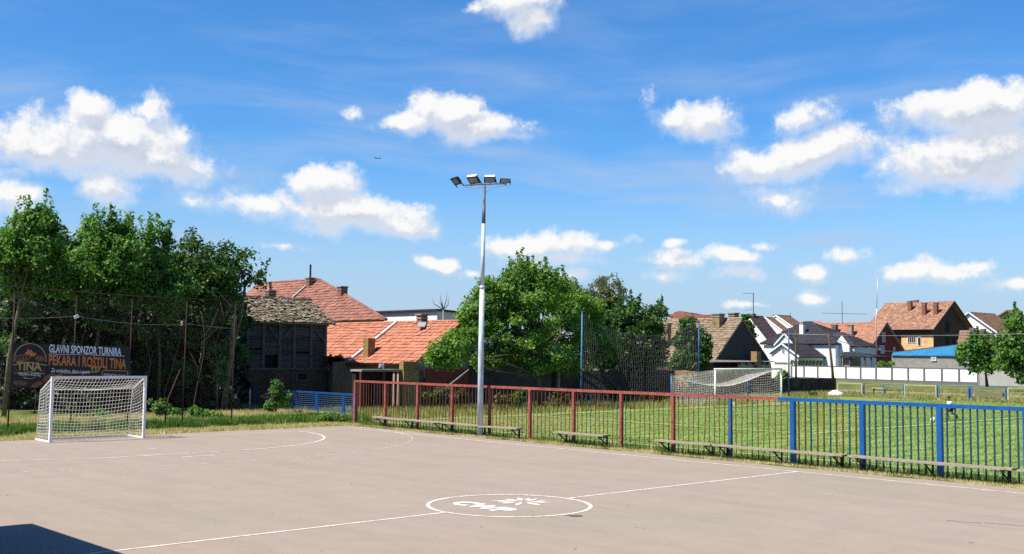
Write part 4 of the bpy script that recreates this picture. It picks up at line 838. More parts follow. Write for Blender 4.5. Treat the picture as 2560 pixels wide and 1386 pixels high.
# --- red house
rh = thing('red_house', 'raspberry red house with clay tiled roof and steep gable', 'house', (141, 75, -.35))
H = house1(rh, 147., (2174, 875), (2217, 807), (2040, 808), roofmat('pinkish_clay_tiles', (.60, .30, .20), (.48, .22, .14), island=.15), P_red, -.5, .4, None)
e, r_, x2 = H['X0'], H['Xr'], H['X2']
MB().bar((e, H['yR']-.03, H['ze']), (r_, H['yR']-.03, H['zr']), .08, .3).bar((x2, H['yR']-.03, H['ze']), (r_, H['yR']-.03, H['zr']), .08, .3).build('verge_board', mat('grey_board', (.35, .36, .36)), rh)
yg = H['ya']-.03
for (u0, v0, u1, v1) in ((2205, 831, 2213, 856), (2201, 864, 2211, 885), (2233, 868, 2238, 880), (2178, 870, 2184, 884)): window(rh, 'Y', yg, u0, v0, u1, v1, pane=mat('closed_shutter', (.55, .56, .6)), bars=0)
window(rh, 'X', H['xa']-.02, 2150, 897, 2157, 912, bars=0) if False else None
MB().obox(PY(2198, 870, yg-.2), (.4, 0, 0), (0, .15, 0), (0, 0, .3)).build('air_conditioner', white_frame, rh)
chimney(rh, 2087, 832, 814, 150.2, m=P_mud, w_=.75); chimney(rh, 2127, 842, 814, 149.6, m=mat('salmon_render', (.55, .38, .30)), w_=.75)
p = PX(2106, 808, 152.4); MB().tube([p, PX(2105, 755, 152.4)], .05, 5).tube([PX(2056, 783, 152.4), PX(2168, 786, 152.4)], .035, 5).build('antenna', dark_metal, rh)

# --- big unfinished brick house
bh = thing('brick_house', 'large unfinished brick house with mottled tiled roof and three tall chimneys', 'house', (156, 70, -.35))
H = house1(bh, 162., (2335.5, 822.5), (2386, 754.8), (2212, 759), R_mix, B_red, -.5, .9, None, tw=.34, tl=.4)
xa, ya = H['xa'], H['ya']
a, b = PX(2253, 845, xa-.04), PX(2334, 880, xa-.04); MB().box(xa-.06, xa-.005, b[1], a[1], -.4, a[2]+.5).build('block_facing', B_orange, bh)
for (u0, v0, u1, v1, n_) in ((2269, 842, 2290, 858, 3), (2294, 843, 2303, 866, 0)): window(bh, 'X', xa-.09, u0, v0, u1, v1, bars=n_)
window(bh, 'X', xa-.02, 2238, 842, 2254, 863, frame=B_red, pane=blk, bars=0)
for (u0, v0, u1, v1) in ((2363, 803, 2374, 832), (2363, 843, 2374, 868), (2380, 843, 2388, 866), (2395, 843, 2399, 852), (2404, 843, 2410, 853)): window(bh, 'Y', ya-.03, u0, v0, u1, v1, frame=B_red, pane=blk, bars=0)
MB().prism([(xa+.6, ya-.02, H['zr']-2.3), (H['X2']-1.8, ya-.02, H['zr']-2.3), (H['Xr']+2.9, ya-.02, H['zr']-2.3), (H['Xr'], ya-.02, H['zr']-.4), (H['Xr']-2.9, ya-.02, H['zr']-2.3)], (0, -.05, 0)).build('attic_opening', mat('attic_dark', (.025, .022, .022)), bh) if False else None
MB().bar((162, H['yR']-.03, H['ze']), (H['Xr'], H['yR']-.03, H['zr']), .1, .28).bar((H['X2'], H['yR']-.03, H['ze']), (H['Xr'], H['yR']-.03, H['zr']), .1, .28).build('verge_board', mat('dark_board', (.10, .07, .06)), bh)
MB().box(xa-.5, xa-.05, H['ya'], H['yb'], 2.65, 2.85).build('balcony_slab', concrete, bh)
for (u, vb, vt) in ((2275.5, 776, 754), (2311, 787, 759), (2340, 785, 758.5)): p = slopeX(H, u, vb); chimney(bh, u, vb, vt, p[0], m=B_chim, w_=.65)
chimney(bh, 2290, 757, 752, H['Xr']+1, m=B_chim, w_=.7)
# --- right background houses
wh = thing('white_house', 'white gabled house with brown roof right of the large brick house', 'house', (188, 66, -.35))
H2 = house2(wh, 186., (2421, 781.5), (2505, 841), (2487, 785), R_brown, P_white, (2360, 830), verge=P_cool, ov=.4)
window(wh, 'X', 186.37, 2417, 810, 2429, 824, bars=1); window(wh, 'X', 186.37, 2484, 842, 2493, 850, bars=0)
yh = thing('yellow_house', 'ochre yellow gabled house at the far right behind the brown roofs', 'house', (217, 70, -.35))
house2(yh, 215., (2518, 776.5), (2575, 812), (2545, 779), R_brown, P_yel, (2470, 806), verge=R_brown, ov=.5)
sh2 = thing('small_house', 'small low house with brown roof and chimneys before the white gabled house', 'house', (146, 52, -.35))
A = PX(2430, 826, 146); house1(sh2, 143.5, (2502, 878), (2463, 828), (2428, 825), R_brown, P_grey, -.5, .3, back=153) if False else None
E_ = PX(2425, 877, 143); E2 = PX(2500, 880, 143); T1, T2 = PX(2432, 826, 147), PX(2462, 829, 147); rf = MB()
tile_plane(rf, [(143, E2[1], E2[2]), (143, E_[1]+2, E2[2]), (147, T1[1]+2, T1[2]), (147, T2[1], T1[2])], .34, .38); tile_plane(rf, [(143, E2[1], E2[2]), (151, E2[1], E2[2]), (147, T2[1], T1[2])], .34, .38); rf.build('roof', R_brown, sh2)
MB().box(143.4, 150.6, E2[1]+.4, E_[1]+2, -.4, E2[2]-.1).build('wall', B_red, sh2)
for (u, vb, vt) in ((2432, 835, 822), (2458, 835, 824), (2479, 857, 834)): chimney(sh2, u, vb, vt, 145.8, m=P_mud, w_=.6)
# terraced houses with white parapets
def terrace(lab, X0, ap, er, rb, cat='house', rm=R_brown, name='terraced_house', wm=P_white, verge=P_white): 
    t_ = thing(name, lab, cat, (X0, PX(*ap, X0)[1], -.35)); house2(t_, X0, ap, er, rb, rm, wm, verge=verge, ov=.1); return t_
t1 = terrace('plum roofed house between the old gable and the white parapets', 150., (1868, 790), (1917, 853), (1908, 803), rm=R_purple); chimney(t1, 1881, 800, 786, 152, m=B_sand, w_=.9)
t2 = terrace('first house with white stepped parapet and brown roof behind the villa', 165., (1912, 794), (1956, 828), (1935, 797)); 
t3 = terrace('second house with white parapet and wide brown roof behind the villa', 168., (1940, 789), (1990, 824), (1977, 797)); chimney(t3, 1939, 796, 788, 168.6, m=P_mud, w_=.7)
p = PX(1976, 797, 171); MB().tube([p, PX(1976, 781, 171)], .04, 5).build('antenna', dark_metal, t3)
t4 = thing('distant_house', 'distant house with low orange roof between the villa and the red house', 'house', (190, 100, -.35)); house1(t4, 186., (2062, 835), (2052, 805), (1990, 806), R_orange, P_white)
t5 = thing('pyramid_roof_house', 'distant pink house with pyramid roof above the old beige roof', 'house', (130, 95, -.35))
e1, e2, tp1 = PX(1664, 792, 128), PX(1736, 790, 128), PX(1697, 778, 131); rf = MB(); ze3 = e1[2]
for (p, q) in (((128, e2[1]), (128, e1[1])), ((128, e2[1]), (134, e2[1])), ((134, e1[1]), (134, e2[1])), ((128, e1[1]), (134, e1[1]))): tile_plane(rf, [(p[0], p[1], ze3), (q[0], q[1], ze3), (131, tp1[1], tp1[2])], .4, .45)
rf.build('roof', R_red, t5); MB().box(128.6, 133.4, e2[1]+.5, e1[1]-.5, -.4, ze3-.1).build('wall', mat('pink_render', (.5, .3, .25)), t5)
t6 = thing('distant_house', 'distant house with weathered red roof right of the pyramid roof', 'house', (115, 76, -.35)); H6 = house1(t6, 112., (1778, 810), (1777, 787), (1655, 791), R_red, P_mud, ov=.3, back=120) if False else None
e1, e2 = PX(1660, 806, 112), PX(1784, 803, 112); t1_, t2_ = PX(1690, 788, 115), PX(1776, 787, 115); rf = MB()
tile_plane(rf, [(112, e2[1], e2[2]), (112, e1[1], e2[2]), (115, t1_[1], t2_[2]), (115, t2_[1], t2_[2])], .36, .4); tile_plane(rf, [(112, e2[1], e2[2]), (118, e2[1], e2[2]), (115, t2_[1], t2_[2])], .36, .4); rf.build('roof', R_red, t6)
MB().box(112.4, 117.6, e2[1]+.3, e1[1]-.2, -.4, e2[2]-.1).build('wall', P_mud, t6)

# --- grey workshop with blue sheet roof
gb = thing('workshop', 'low grey rendered workshop with blue corrugated roof edge', 'building', (130, 55, -.35))
a, b = PX(2229, 890, 128), PX(2460, 892, 128); MB().box(128, 136, b[1], a[1], -.4, a[2]-.02).build('wall', P_grey, gb)
tl_, tr_ = PX(2232, 882, 129), PX(2460, 855, 135); bl2 = PX(2229, 889.5, 127.8); br2 = PX(2460, 891, 127.8)
n = 110; v = []; f = []
for i in range(n+1):
    s = i/n; lo_ = np.array([bl2[0], bl2[1]+(br2[1]-bl2[1])*s, bl2[2]]); hi_ = np.array(tl_)+(np.array(tr_)-tl_)*s; k = .06 if i % 2 else 0.; up_ = np.array([-.4, 0, .9])*k; v += [lo_+up_, hi_+up_]
f = [(2*i, 2*i+2, 2*i+3, 2*i+1) for i in range(n)]; rb_ = MB().raw(v, f).raw(np.array(v)-[0, 0, .08], f); rb_.build('roof', mat('blue_sheet', (.07, .34, .61), (.05, .27, .52), 1, .4), gb)
MB().bar(tl_, tr_, .25, .22).build('roof_edge', mat('dark_edge_board', (.09, .08, .10)), gb)
window(gb, 'X', 127.9, 2328, 893, 2341, 903, pane=mat('closed_shutter', (.55, .56, .6)), bars=0, name='wall_unit')
# --- panelled white wall
pw = thing('panelled_wall', 'long white panelled wall with grey frames in front of the villa', 'wall', (125, 60, -.35))
def wl_(u, z): # point on the wall plane through (122.06,46.33)-(128.37,81.29)
    d = ray(u, 900); nx_, ny_ = 34.96, -6.31; t_ = ((122.06-CAM[0])*nx_+(46.33-CAM[1])*ny_)/(d[0]*nx_+d[1]*ny_); p = CAM+d*t_; return np.array([p[0], p[1], z])
us = [1979.5, 2010.8, 2044.8, 2081, 2115.5, 2152, 2190.8, 2230.3, 2271, 2311, 2355, 2398, 2445]; wn = np.array([-.984, .178, 0.])
fr = mat('grey_frame', (.20, .19, .21), (.16, .155, .17), 2, .7); zb_, zt_ = -.35, 1.62
for i in range(12):
    a, b = wl_(us[i], 0), wl_(us[i+1], 0); c = (a+b)/2; hd = (b-a)/2; MB().obox([c[0], c[1], .78], hd*.965, wn*.04, (0, 0, .80)).build('panel', mat('bright_white_panel', (.86, .86, .85), (.82, .82, .81), 1, .7), pw)
for u in us: p = wl_(u, 0)+wn*.05; MB().obox([p[0], p[1], .65], wn*.07, (.02, .14, 0), (0, 0, 1.0)).build('frame_post', fr, pw)
a, b = wl_(us[0], 0), wl_(us[-1], 0); c = (a+b)/2; hd = (b-a)/2
MB().obox([c[0], c[1], 1.62], hd, wn*.10, (0, 0, .05)).build('top_rail', fr, pw); MB().obox([c[0], c[1], -.2], hd, wn*.10, (0, 0, .18)).build('base_beam', fr, pw)
cw = MB(); a = wl_(2447, 0); d_ = np.array([-.178, -.984, 0]); c = a+d_*13; cw.obox([c[0], c[1], .6], d_*12.9, wn*.1, (0, 0, 1.0))
for k in range(7): p = a+d_*(k*4.2)+wn*.105; cw.obox([p[0], p[1], .6], d_*.05, wn*.012, (0, 0, 1.0))
tag(cw.build('concrete_wall', mat('smooth_pale_concrete', (.50, .50, .49), (.44, .44, .43), .8, .9)), 'plain pale concrete wall behind the two right-hand trees', 'wall')
tag(MB().box(128.6, 128.9, PX(1980, 920, 128.7)[1], PX(1934, 920, 128.7)[1], -.4, 1.75).build('block_wall', brickmat('white_block', (.75, .74, .72), (.7, .69, .67), (.5, .49, .47), .5, .22, (.6, .59, .56), .75)), 'low white block wall under the villa garage', 'wall')

# ------------------------------------------------------------ utility poles, wires, far railing
def upole(base, top, r0, r1, lab): return tag(MB().tube([base, top], [r0, r1], 9).build('utility_pole', bark, None, True), lab, 'pole', 'wooden utility poles')
q = PZ(2087, 985, -.4); dq = float((q-CAM)@_f); tpole = PD(2071, 832, dq); upole(q, tpole, .14, .09, 'leaning wooden pole at the right end of the stone wall')
bq_ = PD(1990, 960, dq+1.5); bq_[2] = -.4; tq = PD(1989, 825, dq+1.5); upole(bq_, tq, .11, .08, 'upright wooden pole behind the stone wall')
wire('cable', (PD(1950, 835, dq+2), PD(2071, 838, dq)), .03, 'thick pale cable between the two wooden poles', mat('pale_wire', (.42, .40, .40)))
far_ = PD(2640, 833, 60)
wire('cable', (PD(2071, 838, dq), far_), .014, 'pale overhead cable running right from the leaning pole', MATS['pale_wire'], sag=.1)
wire('cable', (PD(2068, 842, dq), PD(2240, 880, 125)), .03, 'thin cable dropping from the leaning pole to the workshop', MATS['pale_wire'], sag=.3)
wire('cable', (PX(830, 812, 24.5), PX(1140, 862, 33)), .016, 'thin dark cable crossing the orange roof', sag=.1)
mast = PD(2190, 800, 175); tag(MB().tube([mast-[0, 0, 6], mast, PD(2192, 772, 175)], .09, 5).tube([PD(2192, 772, 175), PD(2194, 697, 175)], .05, 5).build('mast', mat('mast_white', (.7, .7, .72)), None, True), 'tall thin radio mast rising left of the large brick house', 'mast')
rl = thing('pitch_railing', 'low blue and white railing of the far touchline', 'railing', (71.5, 28, -.35)); RX = 71.6
yel = mat('yellow_white_paint', (.62, .64, .42), (.5, .52, .36), 4, .6)
for (u0, u1, m_, bl_) in ((2095, 2155, yel, 0), (2208, 2258, pale_blue, 0), (2262, 2340, yel, 0), (2346, 2420, pale_blue, 0), (2429, 2512, pale_blue, 0), (2520, 2600, yel, 0)):
    A, B = PX(u0, 960, RX), PX(u1, 962, RX); ht = .72; fr_ = MB().box(RX-.03, RX+.03, B[1]-.03, A[1]+.03, ht-.06, ht)
    fr_.box(RX-.035, RX+.035, A[1]-.04, A[1]+.04, -.4, ht-.06).box(RX-.035, RX+.035, B[1]-.04, B[1]+.04, -.4, ht-.06); fr_.build('railing_frame', m_, rl)
for u in (2160, 2343, 2425, 2514): p = PX(u, 980, RX+.2); MB().box(RX+.15, RX+.25, p[1]-.06, p[1]+.06, -.4, .74).build('railing_post', pale_blue, rl)
tb = thing('garden_table', 'narrow pale table standing behind the far railing', 'table', PX(2200, 985, 75)); A, B = PX(2183, 977, 75), PX(2216, 977, 75)
MB().box(74.7, 75.2, B[1], A[1], .22, .28).build('table_top', yel, tb)
for y in (A[1]-.1, B[1]+.1): MB().box(74.9, 74.96, y-.04, y+.04, -.35, .22).build('leg', dark_metal, tb)
tag(MB().box(76, 76.5, PX(2506, 985, 76)[1], PX(2436, 985, 76)[1], -.4, .12).build('concrete_trough', mat('mossy_concrete', (.22, .21, .17), (.05, .05, .05), .35, .9, lo=.5, hi=.56)), 'low mossy concrete block lying behind the far railing', 'block')
# white bag, red pot
p = PZ(2088, 990, -.35); mb_ = MB(); mb_.sphere((p[0], p[1], -.30), .62, 16, 10, (1.1, 1.1, .62)); me = mb_.mesh('sack')
for v_ in me.vertices:
    n_ = math.sin(v_.co.x*7)*math.cos(v_.co.y*6)*.10+random.uniform(-.05, .05); v_.co.z += n_; v_.co.x += n_
    if v_.co.z < -.37: v_.co.z = -.37
tag(obj('sack', me, mat('white_plastic', (.78, .78, .80), (.68, .68, .7), 4, .5, .5, 10)), 'crumpled white sack at the foot of the leaning pole', 'sack')
p = PZ(2050, 988, -.35); tag(MB().tube([(p[0], p[1], -.35), (p[0], p[1], -.15)], [.13, .2], 10).build('clay_pot', mat('terracotta', (.45, .14, .07)), None, True), 'small terracotta pot before the stone wall', 'pot')
p = PZ(1834, 1012, -.35); tag(MB().obox((p[0], p[1], -.28), (.22, .05, 0), (-.03, .15, .02), (0, 0, .07)).build('bag', mat('pale_cloth', (.72, .68, .55), (.6, .56, .45), 4)), 'small pale bag lying inside the large goal', 'bag')
p = PZ(183, 1080, 0); mb_ = MB().sphere((p[0], p[1]+.0, .05), .13, 9, 6, (1.3, .8, .6)); tag(mb_.build('stone', mat('pale_stone', (.4, .35, .26), (.3, .26, .2), 6), None, True), 'pale round stone lying behind the small goal', 'stone')
# ball
BPt = PZ(2332, 1055.5, -.35+.0); bp = np.array([BPt[0], BPt[1], -.35+.13]); me = MB().sphere(bp, .13, 20, 14).mesh('football'); fo = obj('football', me, None, None, True)
bmt = bpy.data.materials.new('football_panels'); bmt.use_nodes = True; t = NT(bmt.node_tree); bmt.node_tree.nodes.clear(); vo = t.n('ShaderNodeTexVoronoi', i={'Vector': t.n('ShaderNodeTexCoord').outputs['Object'], 'Scale': 6.}).outputs['Distance']
t.n('ShaderNodeOutputMaterial', i={0: t.n('ShaderNodeBsdfPrincipled', i={'Base Color': t.ramp(vo, [(.36, (.02, .02, .02)), (.39, (.85, .85, .85))]), 'Roughness': .4}).outputs[0]}); me.materials.append(bmt)
tag(fo, 'black and white football rolling on the pitch left of the child', 'ball')

# ------------------------------------------------------------ the child
def skin(name, joints, edges, m, parent=None, root=0, sub=2):
    me = bpy.data.meshes.new(name); me.from_pydata([j[:3] for j in joints], edges, []); o = bpy.data.objects.new(name, me); COL.objects.link(o)
    md = o.modifiers.new('s', 'SKIN')
    for i, j in enumerate(joints): sv = me.skin_vertices[0].data[i]; sv.radius = (j[3], j[3]*(j[4] if len(j) > 4 else 1)); sv.use_root = i == root
    s2 = o.modifiers.new('b', 'SUBSURF'); s2.levels = s2.render_levels = sub; dg = bpy.context.evaluated_depsgraph_get(); dg.update()
    me2 = bpy.data.meshes.new_from_object(o.evaluated_get(dg)); bpy.data.objects.remove(o); me2.materials.clear(); me2.name = name; return obj(name, me2, m, parent, True)
K = PZ(2376, 1050, -.35); S_ = 1.22; fx = np.array([-.75, -.66, 0]); fx /= np.linalg.norm(fx); rt_ = np.array([fx[1], -fx[0], 0])   # runs towards the ball
fx = np.array([-.80, .45, 0]); fx /= np.linalg.norm(fx); rt_ = np.array([fx[1], -fx[0], 0])
kid = tag(bpy.data.objects.new('person', None), 'child in white shirt and dark blue shorts running after the ball', 'person'); kid.location = (float(K[0]), float(K[1]), -.35); COL.objects.link(kid)
def J(f_, r_, z, rad, k=1.): p = K*[1, 1, 0]+np.array([0, 0, -.35])+(fx*f_+rt_*r_+np.array([0, 0, z]))*S_; return (p[0], p[1], p[2], rad*S_, k)
jb = [J(0, 0, .50, .085), J(.02, 0, .62, .08), J(.04, 0, .74, .09), J(.05, 0, .80, .04), J(.06, 0, .86, .035), J(.07, 0, .93, .068), J(.075, 0, .97, .06),
      J(.03, .10, .77, .035), J(-.06, .15, .64, .028), J(.04, .18, .54, .022), J(.04, -.10, .77, .035), J(.13, -.15, .64, .028), J(.22, -.13, .58, .022),
      J(0, .06, .45, .06), J(.10, .065, .28, .045), J(.02, .065, .07, .028), J(.09, .065, .03, .025), J(-.02, -.06, .45, .06), J(-.06, -.065, .27, .045), J(-.26, -.065, .20, .028), J(-.28, -.065, .13, .025)]
eb = [(0, 1), (1, 2), (2, 3), (3, 4), (4, 5), (5, 6), (2, 7), (7, 8), (8, 9), (2, 10), (10, 11), (11, 12), (0, 13), (13, 14), (14, 15), (15, 16), (0, 17), (17, 18), (18, 19), (19, 20)]
for wv, s_5 in ((9, 1), (12, -1)):       # palm, four fingers and a thumb
    b0 = np.array(jb[wv][:3]); i0 = len(jb); pl_ = b0+(fx*.045+np.array([0, 0, -.01]))*S_; jb.append((*pl_, .018*S_)); eb.append((wv, i0))
    for kf, ln in enumerate((.035, .042, .04, .03)):
        q0 = pl_+(rt_*(kf-1.5)*.013+fx*.015)*S_; q1 = q0+(fx*ln*.9+np.array([0, 0, -.012]))*S_; jb += [(*q0, .006*S_), (*q1, .005*S_)]; eb += [(i0, len(jb)-2), (len(jb)-2, len(jb)-1)]
    q1 = pl_+(rt_*-.03*s_5+fx*.02)*S_; jb.append((*q1, .006*S_)); eb.append((i0, len(jb)-1))
skin_m = mat('skin', (.42, .24, .16), (.38, .21, .14), 6, .6); bd = skin('body', jb, eb, skin_m, kid)
skin('shirt', [J(0, 0, .49, .098), J(.02, 0, .62, .095), J(.04, 0, .75, .10), J(.05, 0, .80, .055), J(.03, .10, .775, .05), J(-.03, .135, .69, .048), J(.04, -.10, .775, .05), J(.09, -.135, .69, .048)], [(0, 1), (1, 2), (2, 3), (2, 4), (4, 5), (2, 6), (6, 7)], mat('white_shirt', (.75, .76, .80), (.7, .71, .75), 5), kid)
skin('shorts', [J(0, 0, .50, .105), J(0, .06, .45, .078), J(.07, .065, .33, .068), J(-.02, -.06, .45, .078), J(-.05, -.065, .33, .068)], [(0, 1), (1, 2), (0, 3), (3, 4)], mat('navy_cloth', (.02, .03, .13), (.015, .02, .09), 4), kid)
hd = J(.07, 0, .945, 1); MB().sphere(np.array(hd[:3])+[0, 0, .022*S_]-fx*.016*S_, .074*S_, 14, 10, (1, 1, .95)).build('hair', mat('dark_hair', (.03, .02, .015)), kid, True)
fc = MB(); 
for s_6 in (-1, 1): fc.sphere(np.array(hd[:3])+(fx*.064+rt_*.026*s_6+np.array([0, 0, -.012]))*S_, .009*S_, 6, 4)
fc.build('eyes', mat('dark_eye', (.02, .015, .012)), kid); MB().sphere(np.array(hd[:3])+(fx*.070+np.array([0, 0, -.03]))*S_, .011*S_, 6, 4).sphere(np.array(hd[:3])+(rt_*.068+np.array([0, 0, -.025]))*S_, .014*S_, 6, 4).sphere(np.array(hd[:3])+(rt_*-.068+np.array([0, 0, -.025]))*S_, .014*S_, 6, 4).build('nose_and_ears', skin_m, kid)
for jn, dr in ((jb[16], fx), (jb[20], np.array([0, 0, -1.]))): MB().obox(np.array(jn[:3])+dr*.01, dr*.075*S_, rt_*.03*S_, np.cross(dr, rt_)*.026*S_).build('shoe', mat('black_shoe', (.02, .02, .022)), kid)

# ------------------------------------------------------------ trees
def leaves(C_, outward, n_per, rad, size, up=.55):
    n = len(C_)*n_per; k = np.repeat(np.arange(len(C_)), n_per); off = rng.normal(0, 1, (n, 3)); off /= np.linalg.norm(off, axis=1)[:, None]; off *= (rng.uniform(0, 1, n)**.45*rad)[:, None]*[1, 1, .8]
    P = C_[k]+off; nr = rng.normal(0, .75, (n, 3))+outward[k]*.55+off/rad*.5; nr[:, 2] += up; nr /= np.linalg.norm(nr, axis=1)[:, None]
    a = np.cross(nr, rng.normal(0, 1, (n, 3))); a /= np.linalg.norm(a, axis=1)[:, None]; b = np.cross(nr, a); s = (size*rng.uniform(.65, 1.35, n))[:, None]
    dr = np.array([0, 0, -.15])
    return np.stack([P+a*s, P+b*s*.62+nr*s*.15, P-a*s+dr*s, P-b*s*.62+nr*s*.15], 1)
def tree(name, label, blobs, D, lm_, size=.12, dens=1.0, n_per=34, crad=.42, trunk=None, tr=.16, group=None, shoots=0, barkm=bark, cat='tree', crown='crown', zg=-.35, shell=.55, up=.55, branches=True):
    CC, OO, BR = [], [], []
    for bl_ in blobs:
        u, v, ru, rv = bl_[:4]; d = D+(bl_[4] if len(bl_) > 4 else 0); c = PD(u, v, d); k = d/FPX; rx, rz = ru*k, rv*k; ry = min(rx, rz)*1.05 if rx > rz*1.6 else (rx+rz)/2
        nc = max(6, int(dens*(rx*rz+ry*rz+rx*ry)*1.5/crad**2*1.5)); q = rng.normal(0, 1, (nc, 3)); q /= np.linalg.norm(q, axis=1)[:, None]; rr = rng.uniform(shell, 1.0, nc)[:, None]+rng.normal(0, .06, (nc, 1))
        loc = q*rr; CC.append(c+_r[None]*loc[:, :1]*rx+np.array([0, 0, 1.])[None]*loc[:, 1:2]*rz+np.array([_f[0], _f[1], 0])[None]*loc[:, 2:]*ry); OO.append(q[:, :1]*_r[None]+q[:, 1:2]*np.array([[0, 0, 1.]])+q[:, 2:]*_f[None]); BR.append(c)
    CC = np.vstack(CC); OO = np.vstack(OO); kk = CC[:, 2] > gz(CC[:, 0], CC[:, 1])+.05; CC, OO = CC[kk], OO[kk]
    if len(CC) == 0: print('EMPTY TREE', label); CC = np.array(BR); OO = np.zeros_like(CC)+[0, 0, 1.]; CC[:, 2] = gz(CC[:, 0], CC[:, 1])+.1
    L = [leaves(CC, OO, n_per, crad, size, up)]
    if shoots:
        tops = CC[np.argsort(-(CC[:, 2]+rng.normal(0, .5, len(CC))))[:shoots]]; sp_ = []
        for p in tops:
            h_ = rng.uniform(.4, 1.1); d = np.array([rng.normal(0, .18), rng.normal(0, .18), 1.]); sp_ += [p+d*h_*s for s in np.linspace(.2, 1, 6)]
        sp_ = np.array(sp_); L.append(leaves(sp_, np.zeros_like(sp_)+[0, 0, .3], 7, .16, size*.9, up))
    me = npmesh(crown, np.vstack(L), 4)
    base = PD(trunk[0][0], trunk[0][1], D) if trunk else np.array(BR[0]); base = np.array([base[0], base[1], float(gz(base[0], base[1]))-.05])
    root = thing(name, label, cat, base, group); obj(crown, me, lm_, root)
    if trunk:
        tm = MB(); pts = [base]+[PD(u, v, D) for u, v in trunk[1:]]; n = len(pts); tm.tube(pts, np.linspace(tr, tr*.5, n), 9); fk = pts[-1]
        for i, c in enumerate(BR):
            s = pts[-1] if i % 2 == 0 else pts[max(1, n-2)]; mid = (s+c)/2+rng.normal(0, .25, 3); tm.tube([s, mid, c], [tr*.32, tr*.2, tr*.08], 7)
            if branches and len(CC):
                near = CC[np.argsort(np.linalg.norm(CC-c, axis=1))]; 
                for p in near[rng.integers(0, len(near), 9)]:
                    if np.linalg.norm(p-c) < 4: m2_ = (c+p)/2+rng.normal(0, .12, 3); tm.tube([mid if rng.random() < .5 else c, m2_, p], [tr*.16, tr*.10, tr*.04], 5)
        tm.build('trunk', barkm, root, True)
    return root
L_maple = leafmat('maple_leaf', [(.045, .12, .025), (.10, .24, .045), (.19, .37, .08), (.32, .50, .12)], .45)
L_bright = leafmat('bright_maple_leaf', [(.05, .13, .025), (.13, .28, .045), (.24, .43, .08), (.42, .58, .12)], .45)
L_dark = leafmat('dark_leaf', [(.026, .07, .018), (.055, .135, .03), (.10, .21, .045), (.17, .30, .07)], .35)
L_shade = leafmat('shaded_leaf', [(.006, .018, .006), (.012, .030, .009), (.03, .065, .018)], .05)  # thicket foliage with its deep shade put into the leaf colour
L_olive = leafmat('olive_leaf', [(.05, .06, .015), (.10, .11, .02), (.15, .16, .03), (.20, .20, .05)], .3)
L_willow = leafmat('silver_leaf', [(.11, .15, .07), (.16, .20, .10), (.22, .26, .14), (.28, .31, .19)], .3)
L_brown = leafmat('dry_shrub_leaf', [(.05, .07, .025), (.11, .11, .045), (.20, .16, .08), (.28, .21, .11)], .25)
tree('maple_tree', 'leftmost tall maple with pale forked trunk above the banner', [(95, 560, 62, 45), (80, 620, 80, 60), (55, 700, 75, 55, 1), (120, 680, 60, 60, 1), (20, 640, 40, 60)], 48, L_maple, .09, 1.1, 50, .40, trunk=[(8, 1075), (22, 900), (45, 780), (50, 740)], tr=.11, shoots=16, barkm=bark_tan, group='maples of the thicket')
tree('maple_tree', 'broad maple with pointed shoots left of the thicket centre', [(265, 600, 72, 55), (230, 660, 90, 70), (320, 640, 65, 75), (270, 720, 100, 60), (175, 700, 60, 60, 1)], 51, L_maple, .09, 1.1, 50, .42, trunk=[(240, 1060), (235, 930), (250, 800), (262, 740)], tr=.10, shoots=26, group='maples of the thicket')
tree('maple_tree', 'narrow maple right of the broad maple in the thicket', [(395, 620, 42, 50), (375, 700, 62, 70), (430, 730, 60, 60)], 52, L_maple, .09, 1.0, 48, .42, trunk=[(395, 1055), (400, 900), (392, 780)], tr=.09, shoots=16, group='maples of the thicket')
tree('elm_tree', 'darker round-topped tree right of the maples in the thicket', [(500, 650, 70, 50), (540, 690, 60, 70), (470, 720, 60, 60), (530, 760, 70, 50)], 55, L_dark, .09, .95, 44, .42, trunk=[(510, 1050), (500, 920), (510, 820)], tr=.10, shoots=10)
tree('elm_tree', 'thin airy tree overhanging the barn roof', [(620, 665, 48, 50), (585, 640, 38, 38), (640, 700, 32, 30), (570, 730, 40, 50)], 56, L_dark, .10, .42, 22, .38, trunk=[(548, 1040), (568, 930), (600, 800), (612, 720)], tr=.13, barkm=bark_tan)
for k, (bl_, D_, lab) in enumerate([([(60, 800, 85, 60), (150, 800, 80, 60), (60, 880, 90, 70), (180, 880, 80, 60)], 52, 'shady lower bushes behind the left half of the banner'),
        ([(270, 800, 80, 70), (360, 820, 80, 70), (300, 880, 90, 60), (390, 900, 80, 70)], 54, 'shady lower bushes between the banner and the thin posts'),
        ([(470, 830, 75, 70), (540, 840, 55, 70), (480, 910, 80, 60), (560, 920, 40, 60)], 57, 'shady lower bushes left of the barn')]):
    tree('thicket_bush', lab, bl_, D_, L_shade, .14, 1.0, 30, .5, trunk=[(bl_[0][0]+60, 1050), (bl_[0][0]+55, 900)], tr=.09, cat='bush', group='bushes under the thicket', shell=.35)
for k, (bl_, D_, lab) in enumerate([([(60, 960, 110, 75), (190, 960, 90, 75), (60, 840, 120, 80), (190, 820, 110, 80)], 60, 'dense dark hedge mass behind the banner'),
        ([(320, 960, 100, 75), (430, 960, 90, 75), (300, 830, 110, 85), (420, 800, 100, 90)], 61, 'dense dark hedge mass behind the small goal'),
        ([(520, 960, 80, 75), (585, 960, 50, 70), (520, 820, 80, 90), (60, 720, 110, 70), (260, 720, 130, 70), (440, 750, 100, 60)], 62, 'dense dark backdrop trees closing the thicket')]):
    tree('thicket_bush', lab, bl_, D_, L_shade, .24, 1.5, 30, .6, cat='bush', group='bushes under the thicket', shell=.2, branches=False)
